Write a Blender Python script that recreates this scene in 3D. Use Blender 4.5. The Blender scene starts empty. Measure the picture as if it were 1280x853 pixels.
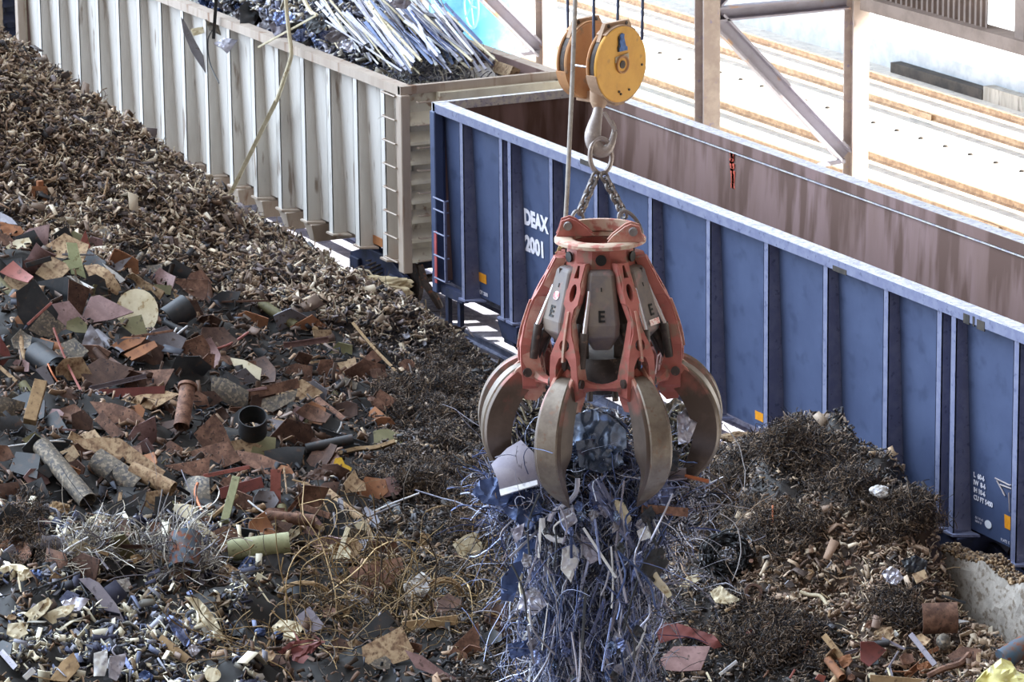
import bpy, bmesh, math, random
import numpy as np
from mathutils import Vector, Matrix
random.seed(7); rng = np.random.default_rng(7)
S = bpy.context.scene; COL = S.collection
# ------------------------------------------------------------------ camera
FPX = 5210.8
CW = Vector((66.1817, -32.1188, 18.2724))
FW = Vector((-0.87338702, 0.42221723, -0.24275035)); RT = Vector((0.43765608, 0.89907681, -0.01086477)); UP = Vector((-0.21366392, 0.11573031, 0.97002795))
cd = bpy.data.cameras.new('camera'); cam = bpy.data.objects.new('camera', cd); COL.objects.link(cam)
cd.sensor_width = 36; cd.lens = FPX/1280*36; cd.clip_end = 600
M = Matrix((RT, UP, -FW)).transposed().to_4x4(); M.translation = CW; cam.matrix_world = M
S.camera = cam
cd.dof.use_dof = True; cd.dof.focus_distance = 50; cd.dof.aperture_fstop = 8.0
def ray(px, py): return FW + RT*((px-640)/FPX) - UP*((py-426.5)/FPX)
def on_y(px, py, y): d = ray(px, py); return CW + d*((y-CW.y)/d.y)
def on_z(px, py, z): d = ray(px, py); return CW + d*((z-CW.z)/d.z)
def on_x(px, py, x): d = ray(px, py); return CW + d*((x-CW.x)/d.x)
def at_d(px, py, D): return CW + ray(px, py)*D
def on_plane(px, py, p, n):
    d = ray(px, py); return CW + d*((p-CW).dot(n)/d.dot(n))
# ------------------------------------------------------------------ noise
def _h(ix, iy, s):
    n = (ix.astype(np.int64)*374761393 + iy.astype(np.int64)*668265263 + s*144269) & 0xffffffff
    n = ((n ^ (n >> 13))*1274126177) & 0xffffffff
    return ((n ^ (n >> 16)) & 0xffff)/65535.0
def vnoise(x, y, s=0):
    ix = np.floor(x); iy = np.floor(y); fx = x-ix; fy = y-iy
    fx = fx*fx*(3-2*fx); fy = fy*fy*(3-2*fy)
    a = _h(ix, iy, s); b = _h(ix+1, iy, s); c = _h(ix, iy+1, s); d = _h(ix+1, iy+1, s)
    return (a*(1-fx)+b*fx)*(1-fy)+(c*(1-fx)+d*fx)*fy - .5
# ------------------------------------------------------------------ the heap's height
CTL = [(0,260,3.2),(100,330,2.9),(200,420,2.1),(300,400,1.3),(420,352,.1),(420,450,.7),(500,388,-.1),(600,428,-.2),(540,403,-.15),
       (200,560,1.6),(0,560,2.2),(0,700,1.5),(0,860,.9),(200,853,.7),(400,700,.9),(420,560,1.0),(600,560,.6),(640,700,.5),(640,860,.4),
       (850,610,.9),(900,575,.9),(1000,700,.6),(1000,853,.3),(1165,740,.6),(1190,778,.38),(1240,800,.3),(1290,825,.28),(1280,880,.3),(1340,860,.3),(1100,720,.45),(900,700,.7),(760,520,.1),(700,470,-.1),(820,545,.0)]
pts = [tuple(on_z(a, b, z)) for a, b, z in CTL]+[tuple(on_y(*q)) for q in [(440,358,-2.4),(477,368,-2.2),(512,378,-2.2),(840,560,-3),(905,572,-3),(940,552,-3),(985,536,-3),(1035,552,-2.9),(1072,582,-2.8),(1095,618,-2.8),(1130,614,-2.75),(1168,668,-2.9),(985,575,-3.7),(1040,600,-3.7),(1130,660,-3.4)]]
pts += [(x, -.95, -.22) for x in range(-22, 27, 2)] + [(x, .6, -.3) for x in range(-30, 30, 6)] + [(16, -20, .8), (22, -16, .4), (10, -19, 1.6), (24, -8, .3), (-2, -20, 3), (-20, -20, 3)]
PTS = np.array(pts)
def _rbf():
    X = PTS[:, :2]; D = np.sqrt(((X[:, None]-X[None])**2).sum(-1)+.05)
    return np.linalg.solve(D+np.eye(len(X))*.02, PTS[:, 2])
WR = _rbf()
def mound(x, y, cx, cy, h, r): return h - .95*np.sqrt((x-cx)**2+(y-cy)**2+.15**2) if r is None else h*np.exp(-(((x-cx)**2+(y-cy)**2)/r**2))
def Hn(x, y):
    x = np.asarray(x, float); y = np.asarray(y, float)
    z = np.zeros_like(x)
    for (a, b, _), w in zip(PTS, WR): z = z + w*np.sqrt((x-a)**2+(y-b)**2+.05)
    d = np.sqrt((x+5.9)**2+((y+11.2))**2+.5)
    wob = vnoise(x*.35, y*.35, 3)*1.0
    cone = 7.9-.80*d+wob*.7
    cone = np.where(y > -1.6, np.minimum(cone, -.2), cone)
    k = .35; z = np.log(np.exp(np.clip(z/k, -60, 60))+np.exp(np.clip(cone/k, -60, 60)))*k
    near = np.clip((-1.75-y)/.8, 0, 1)
    rough = np.clip((z+.3)/.6, 0, 1)
    z = z + rough*(vnoise(x*1.1, y*1.1, 5)*.34 + vnoise(x*2.7, y*2.7, 6)*.16 + vnoise(x*7, y*7, 7)*.07)
    z = np.where(y > -1.2, np.minimum(z, -.16), z)
    return z
def H(x, y): return float(Hn(np.array([x]), np.array([y]))[0])
def hit_many(pp):
    """where the camera's rays through the given picture points meet the heap"""
    pp = np.asarray(pp, float)
    d = np.array(FW)[None]+np.array(RT)[None]*((pp[:, :1]-640)/FPX)-np.array(UP)[None]*((pp[:, 1:]-426.5)/FPX)
    c = np.array(CW); tt = np.arange(40, 105, .2); P = c+d[:, None, :]*tt[None, :, None]; below = P[..., 2] < Hn(P[..., 0], P[..., 1])
    k = np.where(below.any(1), below.argmax(1), len(tt)-1); hi = tt[k]; lo = hi-.2
    for i in range(5):
        m = (lo+hi)/2; P = c+d*m[:, None]; b = P[:, 2] < Hn(P[:, 0], P[:, 1]); hi = np.where(b, m, hi); lo = np.where(b, lo, m)
    return c+d*hi[:, None]
def hit(px, py): return Vector(hit_many([(px, py)])[0])
def proj(P):
    P = np.asarray(P)-np.array(CW); z = P@np.array(FW)
    return 640+FPX*(P@np.array(RT))/z, 426.5-FPX*(P@np.array(UP))/z
# ------------------------------------------------------------------ colour and materials
def lin(c):
    if isinstance(c, str): c = tuple(int(c[i:i+2], 16) for i in (0, 2, 4))
    return tuple(((v/255)/12.92 if v/255 <= .04045 else ((v/255+.055)/1.055)**2.4) for v in c)
MATS = {}
def mat(name, c1, c2=None, c3=None, rough=.7, metal=0., scale=3., bump=.15, rnd=.0, detail=5., streak=False, th=(.42, .62), th3=(.6, .68), spec=.4):
    """two or three coloured noisy surface; colours are the thing's own (paint, rust, bare metal)"""
    if name in MATS: return MATS[name]
    m = bpy.data.materials.new(name); m.use_nodes = True; nt = m.node_tree; N = nt.nodes; L = nt.links
    b = N['Principled BSDF']; b.inputs['Roughness'].default_value = rough; b.inputs['Metallic'].default_value = metal
    b.inputs['Specular IOR Level'].default_value = spec
    tc = N.new('ShaderNodeTexCoord'); mp = N.new('ShaderNodeMapping'); L.new(tc.outputs['Object'], mp.inputs[0])
    if streak: mp.inputs['Scale'].default_value = (1, 1, .16)
    n1 = N.new('ShaderNodeTexNoise'); n1.inputs['Scale'].default_value = scale; n1.inputs['Detail'].default_value = detail; n1.inputs['Roughness'].default_value = .65
    L.new(mp.outputs[0], n1.inputs['Vector'])
    c2 = c2 or c1
    r = N.new('ShaderNodeValToRGB'); r.color_ramp.elements[0].position = th[0]; r.color_ramp.elements[1].position = th[1]
    r.color_ramp.elements[0].color = (*lin(c1), 1); r.color_ramp.elements[1].color = (*lin(c2), 1)
    L.new(n1.outputs['Fac'], r.inputs[0]); out = r.outputs[0]
    if c3:
        n2 = N.new('ShaderNodeTexNoise'); n2.inputs['Scale'].default_value = scale*2.3; n2.inputs['Detail'].default_value = 6; L.new(mp.outputs[0], n2.inputs['Vector'])
        r2 = N.new('ShaderNodeValToRGB'); r2.color_ramp.elements[0].position = th3[0]; r2.color_ramp.elements[1].position = th3[1]
        r2.color_ramp.elements[0].color = (0, 0, 0, 1); r2.color_ramp.elements[1].color = (1, 1, 1, 1); L.new(n2.outputs['Fac'], r2.inputs[0])
        mx = N.new('ShaderNodeMixRGB'); L.new(r2.outputs[0], mx.inputs[0]); L.new(out, mx.inputs[1]); mx.inputs[2].default_value = (*lin(c3), 1); out = mx.outputs[0]
    if rnd:
        oi = N.new('ShaderNodeObjectInfo'); mr = N.new('ShaderNodeMapRange'); mr.inputs['To Min'].default_value = 1-rnd; mr.inputs['To Max'].default_value = 1+rnd
        L.new(oi.outputs['Random'], mr.inputs[0]); hs = N.new('ShaderNodeHueSaturation'); L.new(mr.outputs[0], hs.inputs['Value']); L.new(out, hs.inputs['Color']); out = hs.outputs[0]
    L.new(out, b.inputs['Base Color'])
    if bump:
        bp = N.new('ShaderNodeBump'); bp.inputs['Strength'].default_value = bump; bp.inputs['Distance'].default_value = .02
        L.new(n1.outputs['Fac'], bp.inputs['Height']); L.new(bp.outputs[0], b.inputs['Normal'])
    MATS[name] = m; return m
def attr_mat(name, rough=.6, metal=.0, spec=.4):
    m = bpy.data.materials.new(name); m.use_nodes = True; N = m.node_tree.nodes; L = m.node_tree.links
    a = N.new('ShaderNodeAttribute'); a.attribute_name = 'tone'; b = N['Principled BSDF']
    b.inputs['Roughness'].default_value = rough; b.inputs['Metallic'].default_value = metal; b.inputs['Specular IOR Level'].default_value = spec
    L.new(a.outputs['Color'], b.inputs['Base Color']); return m
# ------------------------------------------------------------------ objects
def tag(o, label=None, cat=None, group=None, kind=None):
    if label: o['label'] = label
    if cat: o['category'] = cat
    if group: o['group'] = group
    if kind: o['kind'] = kind
    return o
def empty(name, loc, label, cat, group=None, rz=0):
    o = bpy.data.objects.new(name, None); o.location = loc; o.rotation_euler = (0, 0, rz); COL.objects.link(o); o.empty_display_size = .1
    return tag(o, label, cat, group)
LOCAL = set()
class MB:
    def __init__(s): s.v = []; s.f = []
    def add(s, vs, fs):
        k = len(s.v); s.v += [tuple(v) for v in vs]; s.f += [tuple(i+k for i in f) for f in fs]; return s
    def box(s, a, b, tw=0):
        (x0, y0, z0), (x1, y1, z1) = a, b
        return s.add([(x0,y0,z0),(x1,y0,z0),(x1,y1,z0),(x0,y1,z0),(x0,y0,z1),(x1,y0,z1),(x1,y1,z1),(x0,y1,z1)],
                     [(0,3,2,1),(4,5,6,7),(0,1,5,4),(1,2,6,5),(2,3,7,6),(3,0,4,7)])
    def prism(s, poly, vec):
        n = len(poly); vec = Vector(vec); A = [Vector(p) for p in poly]
        return s.add(A+[p+vec for p in A], [tuple(range(n))[::-1], tuple(range(n, 2*n))]+[(i, (i+1) % n, n+(i+1) % n, n+i) for i in range(n)])
    def beam(s, p, q, w, h, up=(0, 0, 1), prof=None):
        """a straight bar from p to q; prof = outline across it, in units of w, h"""
        p = Vector(p); q = Vector(q); d = (q-p).normalized(); u = Vector(up); sdir = d.cross(u)
        if sdir.length < 1e-3: sdir = d.cross(Vector((1, 0, 0)))
        sdir.normalize(); u = sdir.cross(d)
        prof = prof or [(-.5,-.5),(.5,-.5),(.5,.5),(-.5,.5)]
        return s.prism([p+sdir*(a*w)+u*(b*h) for a, b in prof], q-p)
    def tube(s, path, r, n=8, cap=True, close=False):
        P = [Vector(p) for p in path]; R = r if isinstance(r, (list, tuple)) else [r]*len(P); k = len(s.v); m = len(P)
        t0 = (P[1]-P[0]).normalized(); nrm = t0.cross(Vector((0, 0, 1)))
        if nrm.length < .05: nrm = t0.cross(Vector((1, 0, 0)))
        nrm.normalize()
        for i in range(m):
            t = ((P[(i+1) % m]-P[i-1]) if (close or 0 < i < m-1) else (P[1]-P[0] if i == 0 else P[-1]-P[-2])).normalized()
            nrm = (nrm-t*nrm.dot(t)).normalized(); bn = t.cross(nrm)
            for j in range(n):
                a = 2*math.pi*j/n; s.v.append(tuple(P[i]+(nrm*math.cos(a)+bn*math.sin(a))*R[i]))
        for i in range(m if close else m-1):
            for j in range(n):
                a = k+i*n; b = k+((i+1) % m)*n; s.f.append((a+j, a+(j+1) % n, b+(j+1) % n, b+j))
        if cap and not close: s.f.append(tuple(k+j for j in range(n))[::-1]); s.f.append(tuple(k+(m-1)*n+j for j in range(n)))
        return s
    def lathe(s, prof, c=(0, 0, 0), axis=(0, 0, 1), n=32, closed=False):
        c = Vector(c); ax = Vector(axis).normalized(); u = ax.orthogonal().normalized(); w = ax.cross(u); k = len(s.v); m = len(prof)
        for r, z in prof:
            for j in range(n):
                a = 2*math.pi*j/n; s.v.append(tuple(c+ax*z+(u*math.cos(a)+w*math.sin(a))*max(r, 1e-4)))
        for i in range(m if closed else m-1):
            for j in range(n):
                a = k+i*n; b = k+((i+1) % m)*n; s.f.append((a+j, a+(j+1) % n, b+(j+1) % n, b+j))
        return s
    def build(s, name, m, parent=None, at=None, smooth=False, bevel=0):
        """link as ONE mesh object; coordinates are world (or the rotated parent's own frame), origin at `at`"""
        o0 = Vector(at) if at is not None else Vector((0, 0, 0))
        if parent is not None and at is None and parent.name not in LOCAL:
            pp = parent; 
            while pp is not None: o0 = o0+Vector(pp.location); pp = pp.parent
        me = bpy.data.meshes.new(name); me.from_pydata([tuple(Vector(v)-o0) for v in s.v], [], s.f); me.validate()
        bm = bmesh.new(); bm.from_mesh(me); bmesh.ops.recalc_face_normals(bm, faces=bm.faces)
        if bevel: bmesh.ops.bevel(bm, geom=[e for e in bm.edges if e.is_manifold and e.calc_face_angle(0) > .6], offset=bevel, segments=1, affect='EDGES', clamp_overlap=True)
        bm.to_mesh(me); bm.free()
        if smooth:
            for p in me.polygons: p.use_smooth = True
            try: me.set_sharp_from_angle(angle=math.radians(40))
            except Exception: pass
        o = bpy.data.objects.new(name, me); COL.objects.link(o)
        if isinstance(m, (list, tuple)):
            for x in m: me.materials.append(x)
        elif m: me.materials.append(m)
        if at is not None: o.location = at
        if parent is not None:
            o.parent = parent
            if parent.name in LOCAL: LOCAL.add(o.name)
        return o
def np_mesh(name, V, F, tone=None, m=None, smooth=False):
    """fast mesh from arrays: V (n,3), F (k,4) or (k,3), tone (n,3)"""
    me = bpy.data.meshes.new(name); V = np.ascontiguousarray(V, np.float32); F = np.ascontiguousarray(F, np.int32); k, q = F.shape
    me.vertices.add(len(V)); me.vertices.foreach_set('co', V.ravel()); me.loops.add(k*q); me.loops.foreach_set('vertex_index', F.ravel())
    me.polygons.add(k); me.polygons.foreach_set('loop_start', np.arange(0, k*q, q, dtype=np.int32))
    try: me.polygons.foreach_set('loop_total', np.full(k, q, np.int32))
    except Exception: pass
    me.update(calc_edges=True)
    if smooth: me.polygons.foreach_set('use_smooth', np.ones(k, bool))
    if tone is not None:
        a = me.color_attributes.new('tone', 'FLOAT_COLOR', 'POINT'); a.data.foreach_set('color', np.ascontiguousarray(np.c_[tone, np.ones(len(V))], np.float32).ravel())
    if m: me.materials.append(m)
    o = bpy.data.objects.new(name, me); COL.objects.link(o); return o
def text(name, s, m, loc, xdir, updir, size, parent, sx=1., ext=.002, off=.0, label=None):
    c = bpy.data.curves.new(name, 'FONT'); c.body = s; c.size = size; c.extrude = ext; c.offset = off; c.resolution_u = 4
    t = bpy.data.objects.new('tmp', c); COL.objects.link(t); bpy.context.view_layer.update()
    me = bpy.data.meshes.new_from_object(t.evaluated_get(bpy.context.evaluated_depsgraph_get())); bpy.data.objects.remove(t)
    me.materials.clear(); me.materials.append(m); o = bpy.data.objects.new(name, me); COL.objects.link(o)
    x = Vector(xdir).normalized(); u = Vector(updir).normalized(); z = x.cross(u)
    mw = Matrix((x*sx, u, z)).transposed().to_4x4(); mw.translation = Vector(loc)
    o.parent = parent; o.matrix_parent_inverse = Matrix(); 
    pw = Matrix.Translation(Vector(parent.location)) @ Matrix.Rotation(parent.rotation_euler.z, 4, 'Z') if parent else Matrix()
    o.matrix_local = pw.inverted() @ mw if parent.name not in LOCAL else mw
    if label: o['label'] = label
    return o
# ================================================================== light and sky
w = bpy.data.worlds.new('sky'); S.world = w; w.use_nodes = True
N = w.node_tree.nodes; L = w.node_tree.links; bg = N['Background']; bg.inputs[1].default_value = 1.0
tc = N.new('ShaderNodeTexCoord'); vm = N.new('ShaderNodeVectorMath'); vm.operation = 'DOT_PRODUCT'; L.new(tc.outputs['Generated'], vm.inputs[0]); vm.inputs[1].default_value = Vector((-.72, -.45, .52)).normalized()
cr = N.new('ShaderNodeValToRGB'); mr = N.new('ShaderNodeMapRange'); mr.inputs[1].default_value = -1; mr.inputs[2].default_value = 1; L.new(vm.outputs['Value'], mr.inputs[0]); L.new(mr.outputs[0], cr.inputs[0])
el = cr.color_ramp.elements; el[0].position = .45; el[0].color = (.24, .19, .155, 1); el[1].position = 1.0; el[1].color = (5.6, 6.7, 8.1, 1)
q = el.new(.70); q.color = (.72, .69, .68, 1); q = el.new(.85); q.color = (2.1, 2.3, 2.6, 1)
L.new(cr.outputs[0], bg.inputs[0])
sd = bpy.data.lights.new('sun', 'SUN'); sd.energy = 20; sd.angle = .01; sd.color = (1, .95, .86)
so = bpy.data.objects.new('sun', sd); COL.objects.link(so); tosun = Vector((.6, 1.3, 1)).normalized()
so.rotation_euler = tosun.to_track_quat('Z', 'Y').to_euler()
S.view_settings.view_transform = 'Standard'; S.view_settings.look = 'None'; S.view_settings.gamma = 1; S.view_settings.exposure = 0.4
# ================================================================== the setting
m_gravel = mat('pale_gravel', 'd9d6cf', 'c4c2bd', 'a8a6a4', rough=.95, scale=3, bump=.5)
m_ballast = mat('track_ballast', 'a2a2ae', '7c7c8a', 'c4c4cc', rough=.95, scale=5, bump=.8)
m_conc = mat('concrete', 'b9b4ac', '9a958d', '7d7870', rough=.9, scale=3, bump=.5, streak=True)
m_rail = mat('rail_steel', 'a08268', 'c2a688', '7d6a5c', rough=.5, metal=.3, scale=6)
m_railnear = mat('near_rail_steel', '8d91a6', '6b6f86', rough=.4, metal=.6, scale=6)
m_roof = mat('roof_sheet', '8f8f93', '77777c', rough=.8, scale=1)
tag(MB().box((-150, .95, -.6), (60, 90, -.3)).build('ground', m_gravel), kind='structure')
tag(MB().box((-90, -23, -.6), (40, .95, -.3)).build('ground_trackbed', m_ballast), kind='structure')
tag(MB().box((-60, -4, 24), (85, 31.2, 24.3)).build('roof', m_roof), kind='structure')
def railprof(z=0): return [(-.07,-.17),(.07,-.17),(.07,-.15),(.012,-.12),(.012,-.045),(.036,-.03),(.036,0),(-.036,0),(-.036,-.03),(-.012,-.045),(-.012,-.12),(-.07,-.15)]
def rail(y, label, m, x0=-120, x1=40, z=0, group=None):
    o = MB().prism([(x0, y+a, b+z) for a, b in railprof()], (x1-x0, 0, 0)).build('rail', m, at=(0, y, z)); return tag(o, label, 'rail', group)
rail(-.7175, 'near steel rail of the wagon track, showing beside the scrap heap', m_railnear)
rail(.7175, 'rail hidden half under the wagons, far side of their track', m_railnear)
rail(12.72, 'sunlit rail nearest behind the empty dark wagon', m_rail, -150, 60, -.05)
rail(14.22, 'second sunlit rail behind the wagon, ahead of the row of bolts', m_rail, -150, 60, -.05)
rail(17.75, 'third sunlit rail, just beyond the row of bolts', m_rail, -150, 60, -.05)
rail(19.25, 'farthest sunlit rail, beside the low concrete platform', m_rail, -150, 60, -.05)
for (x, y) in ((-4.2, 12.72), (-15.0, 17.75)):
    tag(MB().box((x-.5, y-.09, -.22), (x+.5, y+.09, -.08)).build('rail_joint', m_rail, at=(x, y, -.22)), 'bolted joint plate on the %s rail' % ('nearest sunlit' if y < 15 else 'third sunlit'), 'joint plate')
m_dark = mat('dark_iron', '4a443f', '2f2c2b', rough=.7, metal=.3)
for k in range(26):
    x = -30+k*1.05
    tag(MB().lathe([(0, .05), (.05, .04), (.07, 0), (.07, -.05)], (x, 16.6, -.3), n=8).build('track_bolt', m_dark, at=(x, 16.6, -.3)), 'small dark bolt head in the row on the white gravel between the tracks', 'bolt', 'bolts between the far tracks')
# low platform beyond the far track
pf = MB(); pf.prism([(-150, 20.6, -.3), (-150, 20.6, .35), (-150, 20.9, .5), (-150, 25.2, .5), (-150, 25.2, -.3)], (215, 0, 0))
tag(pf.build('platform', mat('platform_concrete', 'c3cad0', 'aeb6bf', rough=.9, scale=2), at=(-45, 22, -.3)), 'low concrete platform edge running beyond the far rails', 'platform')
for k, (x, wd) in enumerate(((-18.6, 4.2), (-13.2, 6.5))):
    tag(MB().box((x-wd/2, 20.3, -.3), (x+wd/2, 20.6, -.05+.1*k)).build('concrete_slab', m_conc if k else m_dark, at=(x, 20.4, -.3)), ['dark slab lying against the foot of the platform', 'pale broken slab against the platform foot, right of the dark one'][k], 'slab')
m_clad = mat('brown_cladding', '8a7a70', '7a6a60', rough=.7, scale=2)
# steel frame of the crane hall, between wagons and far tracks
m_frame = mat('frame_paint', 'a5968f', 'b9aba2', '8f86a0', rough=.6, scale=2.5, bump=.05)
m_brace = mat('brace_paint', '9d9aa8', '8f8a94', 'a8866c', rough=.5, scale=1.2, bump=.05)
YA = 3.7; xA = on_y(884, 80, YA).x; lo, hi = 4., 14.
for _ in range(40):
    md_ = (lo+hi)/2; lo, hi = (md_, hi) if on_y(1070, 120, md_).x > xA else (lo, md_)
YC = lo; xC = on_y(683, 70, YC).x
def ibeam(mb, p, q, w, h, up): return mb.beam(p, q, w, h, up, [(-.5,-.5),(.5,-.5),(.5,-.42),(.05,-.42),(.05,.42),(.5,.42),(.5,.5),(-.5,.5),(-.5,.42),(-.05,.42),(-.05,-.42),(-.5,-.42)])
colxy = [(xC, YA), (xC, YC), (xA, YA), (xA, YC)]
names = ['steel column hidden behind the scrap in the white wagon', 'white steel column behind the piled wagon, left of the pulley', 'tall steel column standing behind the empty wagon, middle of the frame', 'right steel column of the braced frame, white where the sun strikes']
for (x, y), l in zip(colxy, names):
    c = MB(); ibeam(c, (x, y, -.3), (x, y, 24), .34, .36, (1, 0, 0))
    e = empty('steel_column', (x, y, -.3), l, 'column'); c.build('shaft', m_frame, e)
    MB().box((x-.35, y-.3, -.3), (x+.35, y+.3, -.24)).build('base_plate', m_frame, e)
def cy(px, py): return on_x(px, py, xA+.1)
def frame_bar(name, p, q, w, h, l, cat, m=m_brace):
    c = MB(); c.beam(p, q, w, h, (0, 0, 1), [(-.5,-.5),(.5,-.5),(.5,-.36),(-.3,-.36),(-.3,.36),(.5,.36),(.5,.5),(-.5,.5)])
    return tag(c.build(name, m, at=p), l, cat)
zt_ = on_y(1060, -2, YC).z; xl = xA
frame_bar('tie_beam', (xA, YA+.18, zt_), (xA, YC-.18, zt_), .2, .26, 'horizontal steel tie beam between the two right columns', 'beam')
def fr(px, py, xx): return on_x(px, py, xx)
for xx, P_, Q_, l_ in ((xA, (896, 24), (1058, 196), 'long diagonal brace crossing from left column down to the right one'), (xC, (606, -6), (676, 64), 'diagonal brace ending at the white column left of the pulley')):
    frame_bar('diagonal_brace', fr(*P_, xx), fr(*Q_, xx), .2, .3, l_, 'brace')
frame_bar('diagonal_brace', fr(895, 2, xA), fr(930, -36, xA), .18, .24, 'short stub of a brace rising from the left column head', 'brace')
for xx, P_, Q_, l_ in ((xA, (1022, 207), (1056, 201), 'short thin strut at the foot of the long diagonal brace'), (xC, (640, 70), (674, 65), 'short thin strut at the foot of the brace by the white column')):
    tag(MB().beam(fr(*P_, xx), fr(*Q_, xx), .06, .08).build('strut', m_brace, at=fr(*P_, xx)), l_, 'strut')
YB = YC; b = on_y(1280, 58, YB); zb = b.z; xl = on_y(1084, 3, YB).x; m_clad = mat('brown_cladding', '8a7a70', '7a6a60', rough=.7, scale=2)
tag(MB().box((xl, YB-.15, zb-.12), (40, YB+.3, zb+.12)).build('eaves_beam', m_clad, at=(b.x, YB, zb)), 'long brown steel beam under the corrugated cladding, top right', 'beam')
def cladding(x0, x1, lab):
    cp = MB(); prof = []; x = x1
    while x > x0: prof += [(x, 0), (x-.06, 0), (x-.09, .05), (x-.15, .05)]; x -= .18
    m_ = len(prof); cp.add([(px, YB+.05+py+o, zz) for o in (0, .012) for zz in (zb+.12, 17) for px, py in prof],
       [(i, i+1, m_+i+1, m_+i) for i in range(m_-1)]+[(2*m_+i, 3*m_+i, 3*m_+i+1, 2*m_+i+1) for i in range(m_-1)])
    tag(cp.build('corrugated_cladding', m_clad, at=(x0, YB, zb)), lab, 'cladding')
xa, xb_ = on_y(1231, 30, YB).x, on_y(1271, 40, YB).x
cladding(xl, xa, 'brown corrugated wall cladding above the eaves beam, left of the bright opening'); cladding(xb_+.35, 34, 'brown corrugated cladding right of the bright opening, at the corner')
tag(MB().box((xb_, YB-.05, zb+.12), (xb_+.3, YB+.25, 17)).build('door_post', m_clad, at=(xb_, YB, zb)), 'brown steel post beside the bright opening, top right corner', 'post')
# blue locomotive behind the piled wagon
m_loco = mat('loco_blue', '5aa8d8', '78bce0', rough=.4, scale=2); m_white = mat('white_paint', 'e6e6e2', rough=.5)
YL = 9.0; p = on_y(600, 60, YL); zt = on_y(600, 35, YL).z
lx0, lx1 = on_y(565, 40, YL).x, on_y(700, 60, YL).x
e = empty('blue_locomotive', (p.x, YL, -.3), 'bright blue rail machine with white handrails behind the piled wagon', 'locomotive')
MB().box((lx0-1.4, YL, .8), (lx0+.2, YL+1.2, zt+1.9)).build('cab', m_loco, e, bevel=.1)
MB().box((lx0-1.6, YL-.4, .7), (lx0+1.2, YL+.9, zt-.55)).build('running_board', m_loco, e, bevel=.05)
MB().lathe([(.0, 0), (.95, 0), (1.05, .1), (1.05, 3.4), (.95, 3.5), (0, 3.5)], (lx0+.9, YL+.2, zt-1.6), (0, 0, 1), 24).build('tank', m_loco, e, smooth=True)
for qx in (lx0-.9, lx0+.1, lx0+1.1):
    MB().tube([(qx, YL-.45, .9), (qx, YL-.45, zt+.5), (qx+.25, YL-.3, zt+1.2), (qx+.2, YL-.3, zt+3)], .07, 8).build('handrail', m_white, e, smooth=True)
wh = MB(); cx_, cz_ = on_y(589, 8, YL-.5).x, on_y(589, 8, YL-.5).z
wh.tube([(cx_+.38*math.cos(t), YL-.5, cz_+.5*math.sin(t)) for t in [i*math.pi/10 for i in range(20)]], .035, 6, close=True)
for i in range(5):
    t = i*2*math.pi/5; wh.tube([(cx_, YL-.5, cz_), (cx_+.38*math.cos(t), YL-.5, cz_+.5*math.sin(t))], .025, 6)
wh.build('hand_wheel', mat('wheel_blue', '7cc4ee', rough=.5), e)
MB().box((lx0-7, YL+.5, 1), (lx0-1.0, YL+2.6, zt+.6)).build('white_body', m_white, e, bevel=.05)
for wx in (lx0-5, lx0-2, lx0+1, lx0+3.6):
    MB().lathe([(0, 0), (.46, 0), (.46, .12), (.5, .12), (.5, .15), (0, .15)], (wx, YL+.4, .16), (0, 1, 0), 24).build('wheel', m_dark, e)
# ================================================================== wagons
m_blue = mat('wagon_blue', '3e4a6a', '485575', '34405e', rough=.55, scale=1.3, bump=.04, th=(.35, .7), th3=(.55, .7))
m_blue2 = mat('wagon_blue_edge', '6e7390', '7c819a', '5a607c', rough=.5, scale=5, bump=.04)
m_bluetop = mat('worn_top_edge', 'dcdcd6', 'b9b9c8', '8d90a6', rough=.45, scale=9, metal=.1, bump=.05)
m_bin = mat('rust_inside', '7a625c', '866e6c', '60483f', rough=.7, scale=1.1, streak=True, th3=(.5, .62))
m_wht = mat('wagon_white', 'd4d1cc', 'c6c2bc', '94877c', rough=.6, scale=2.2, streak=True, bump=.04, th3=(.62, .68))
m_wht2 = mat('wagon_white_rust', 'b8ab9e', 'aa9a8c', '86654f', rough=.65, scale=1.8, bump=.05, streak=True, th3=(.58, .7))
m_wend = mat('wagon_end_cream', 'd8d2be', 'c8c0ac', '9a8068', rough=.65, scale=2, bump=.05, th3=(.62, .7))
m_under = mat('underframe', '2c3350', '20263a', '3a3c48', rough=.7, scale=4)
m_ora = mat('orange_reflector', 'e39a2c', 'd98d24', rough=.4, scale=20)
m_txt = mat('white_stencil', 'eceaf2', 'd8d6e4', rough=.6, scale=30); m_red = mat('red_stripe', 'c25a58', 'a84c4c', rough=.6)
m_coup = mat('coupler_steel', '5a504c', '3a3432', '8a5a44', rough=.6, metal=.4, scale=6)
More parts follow.
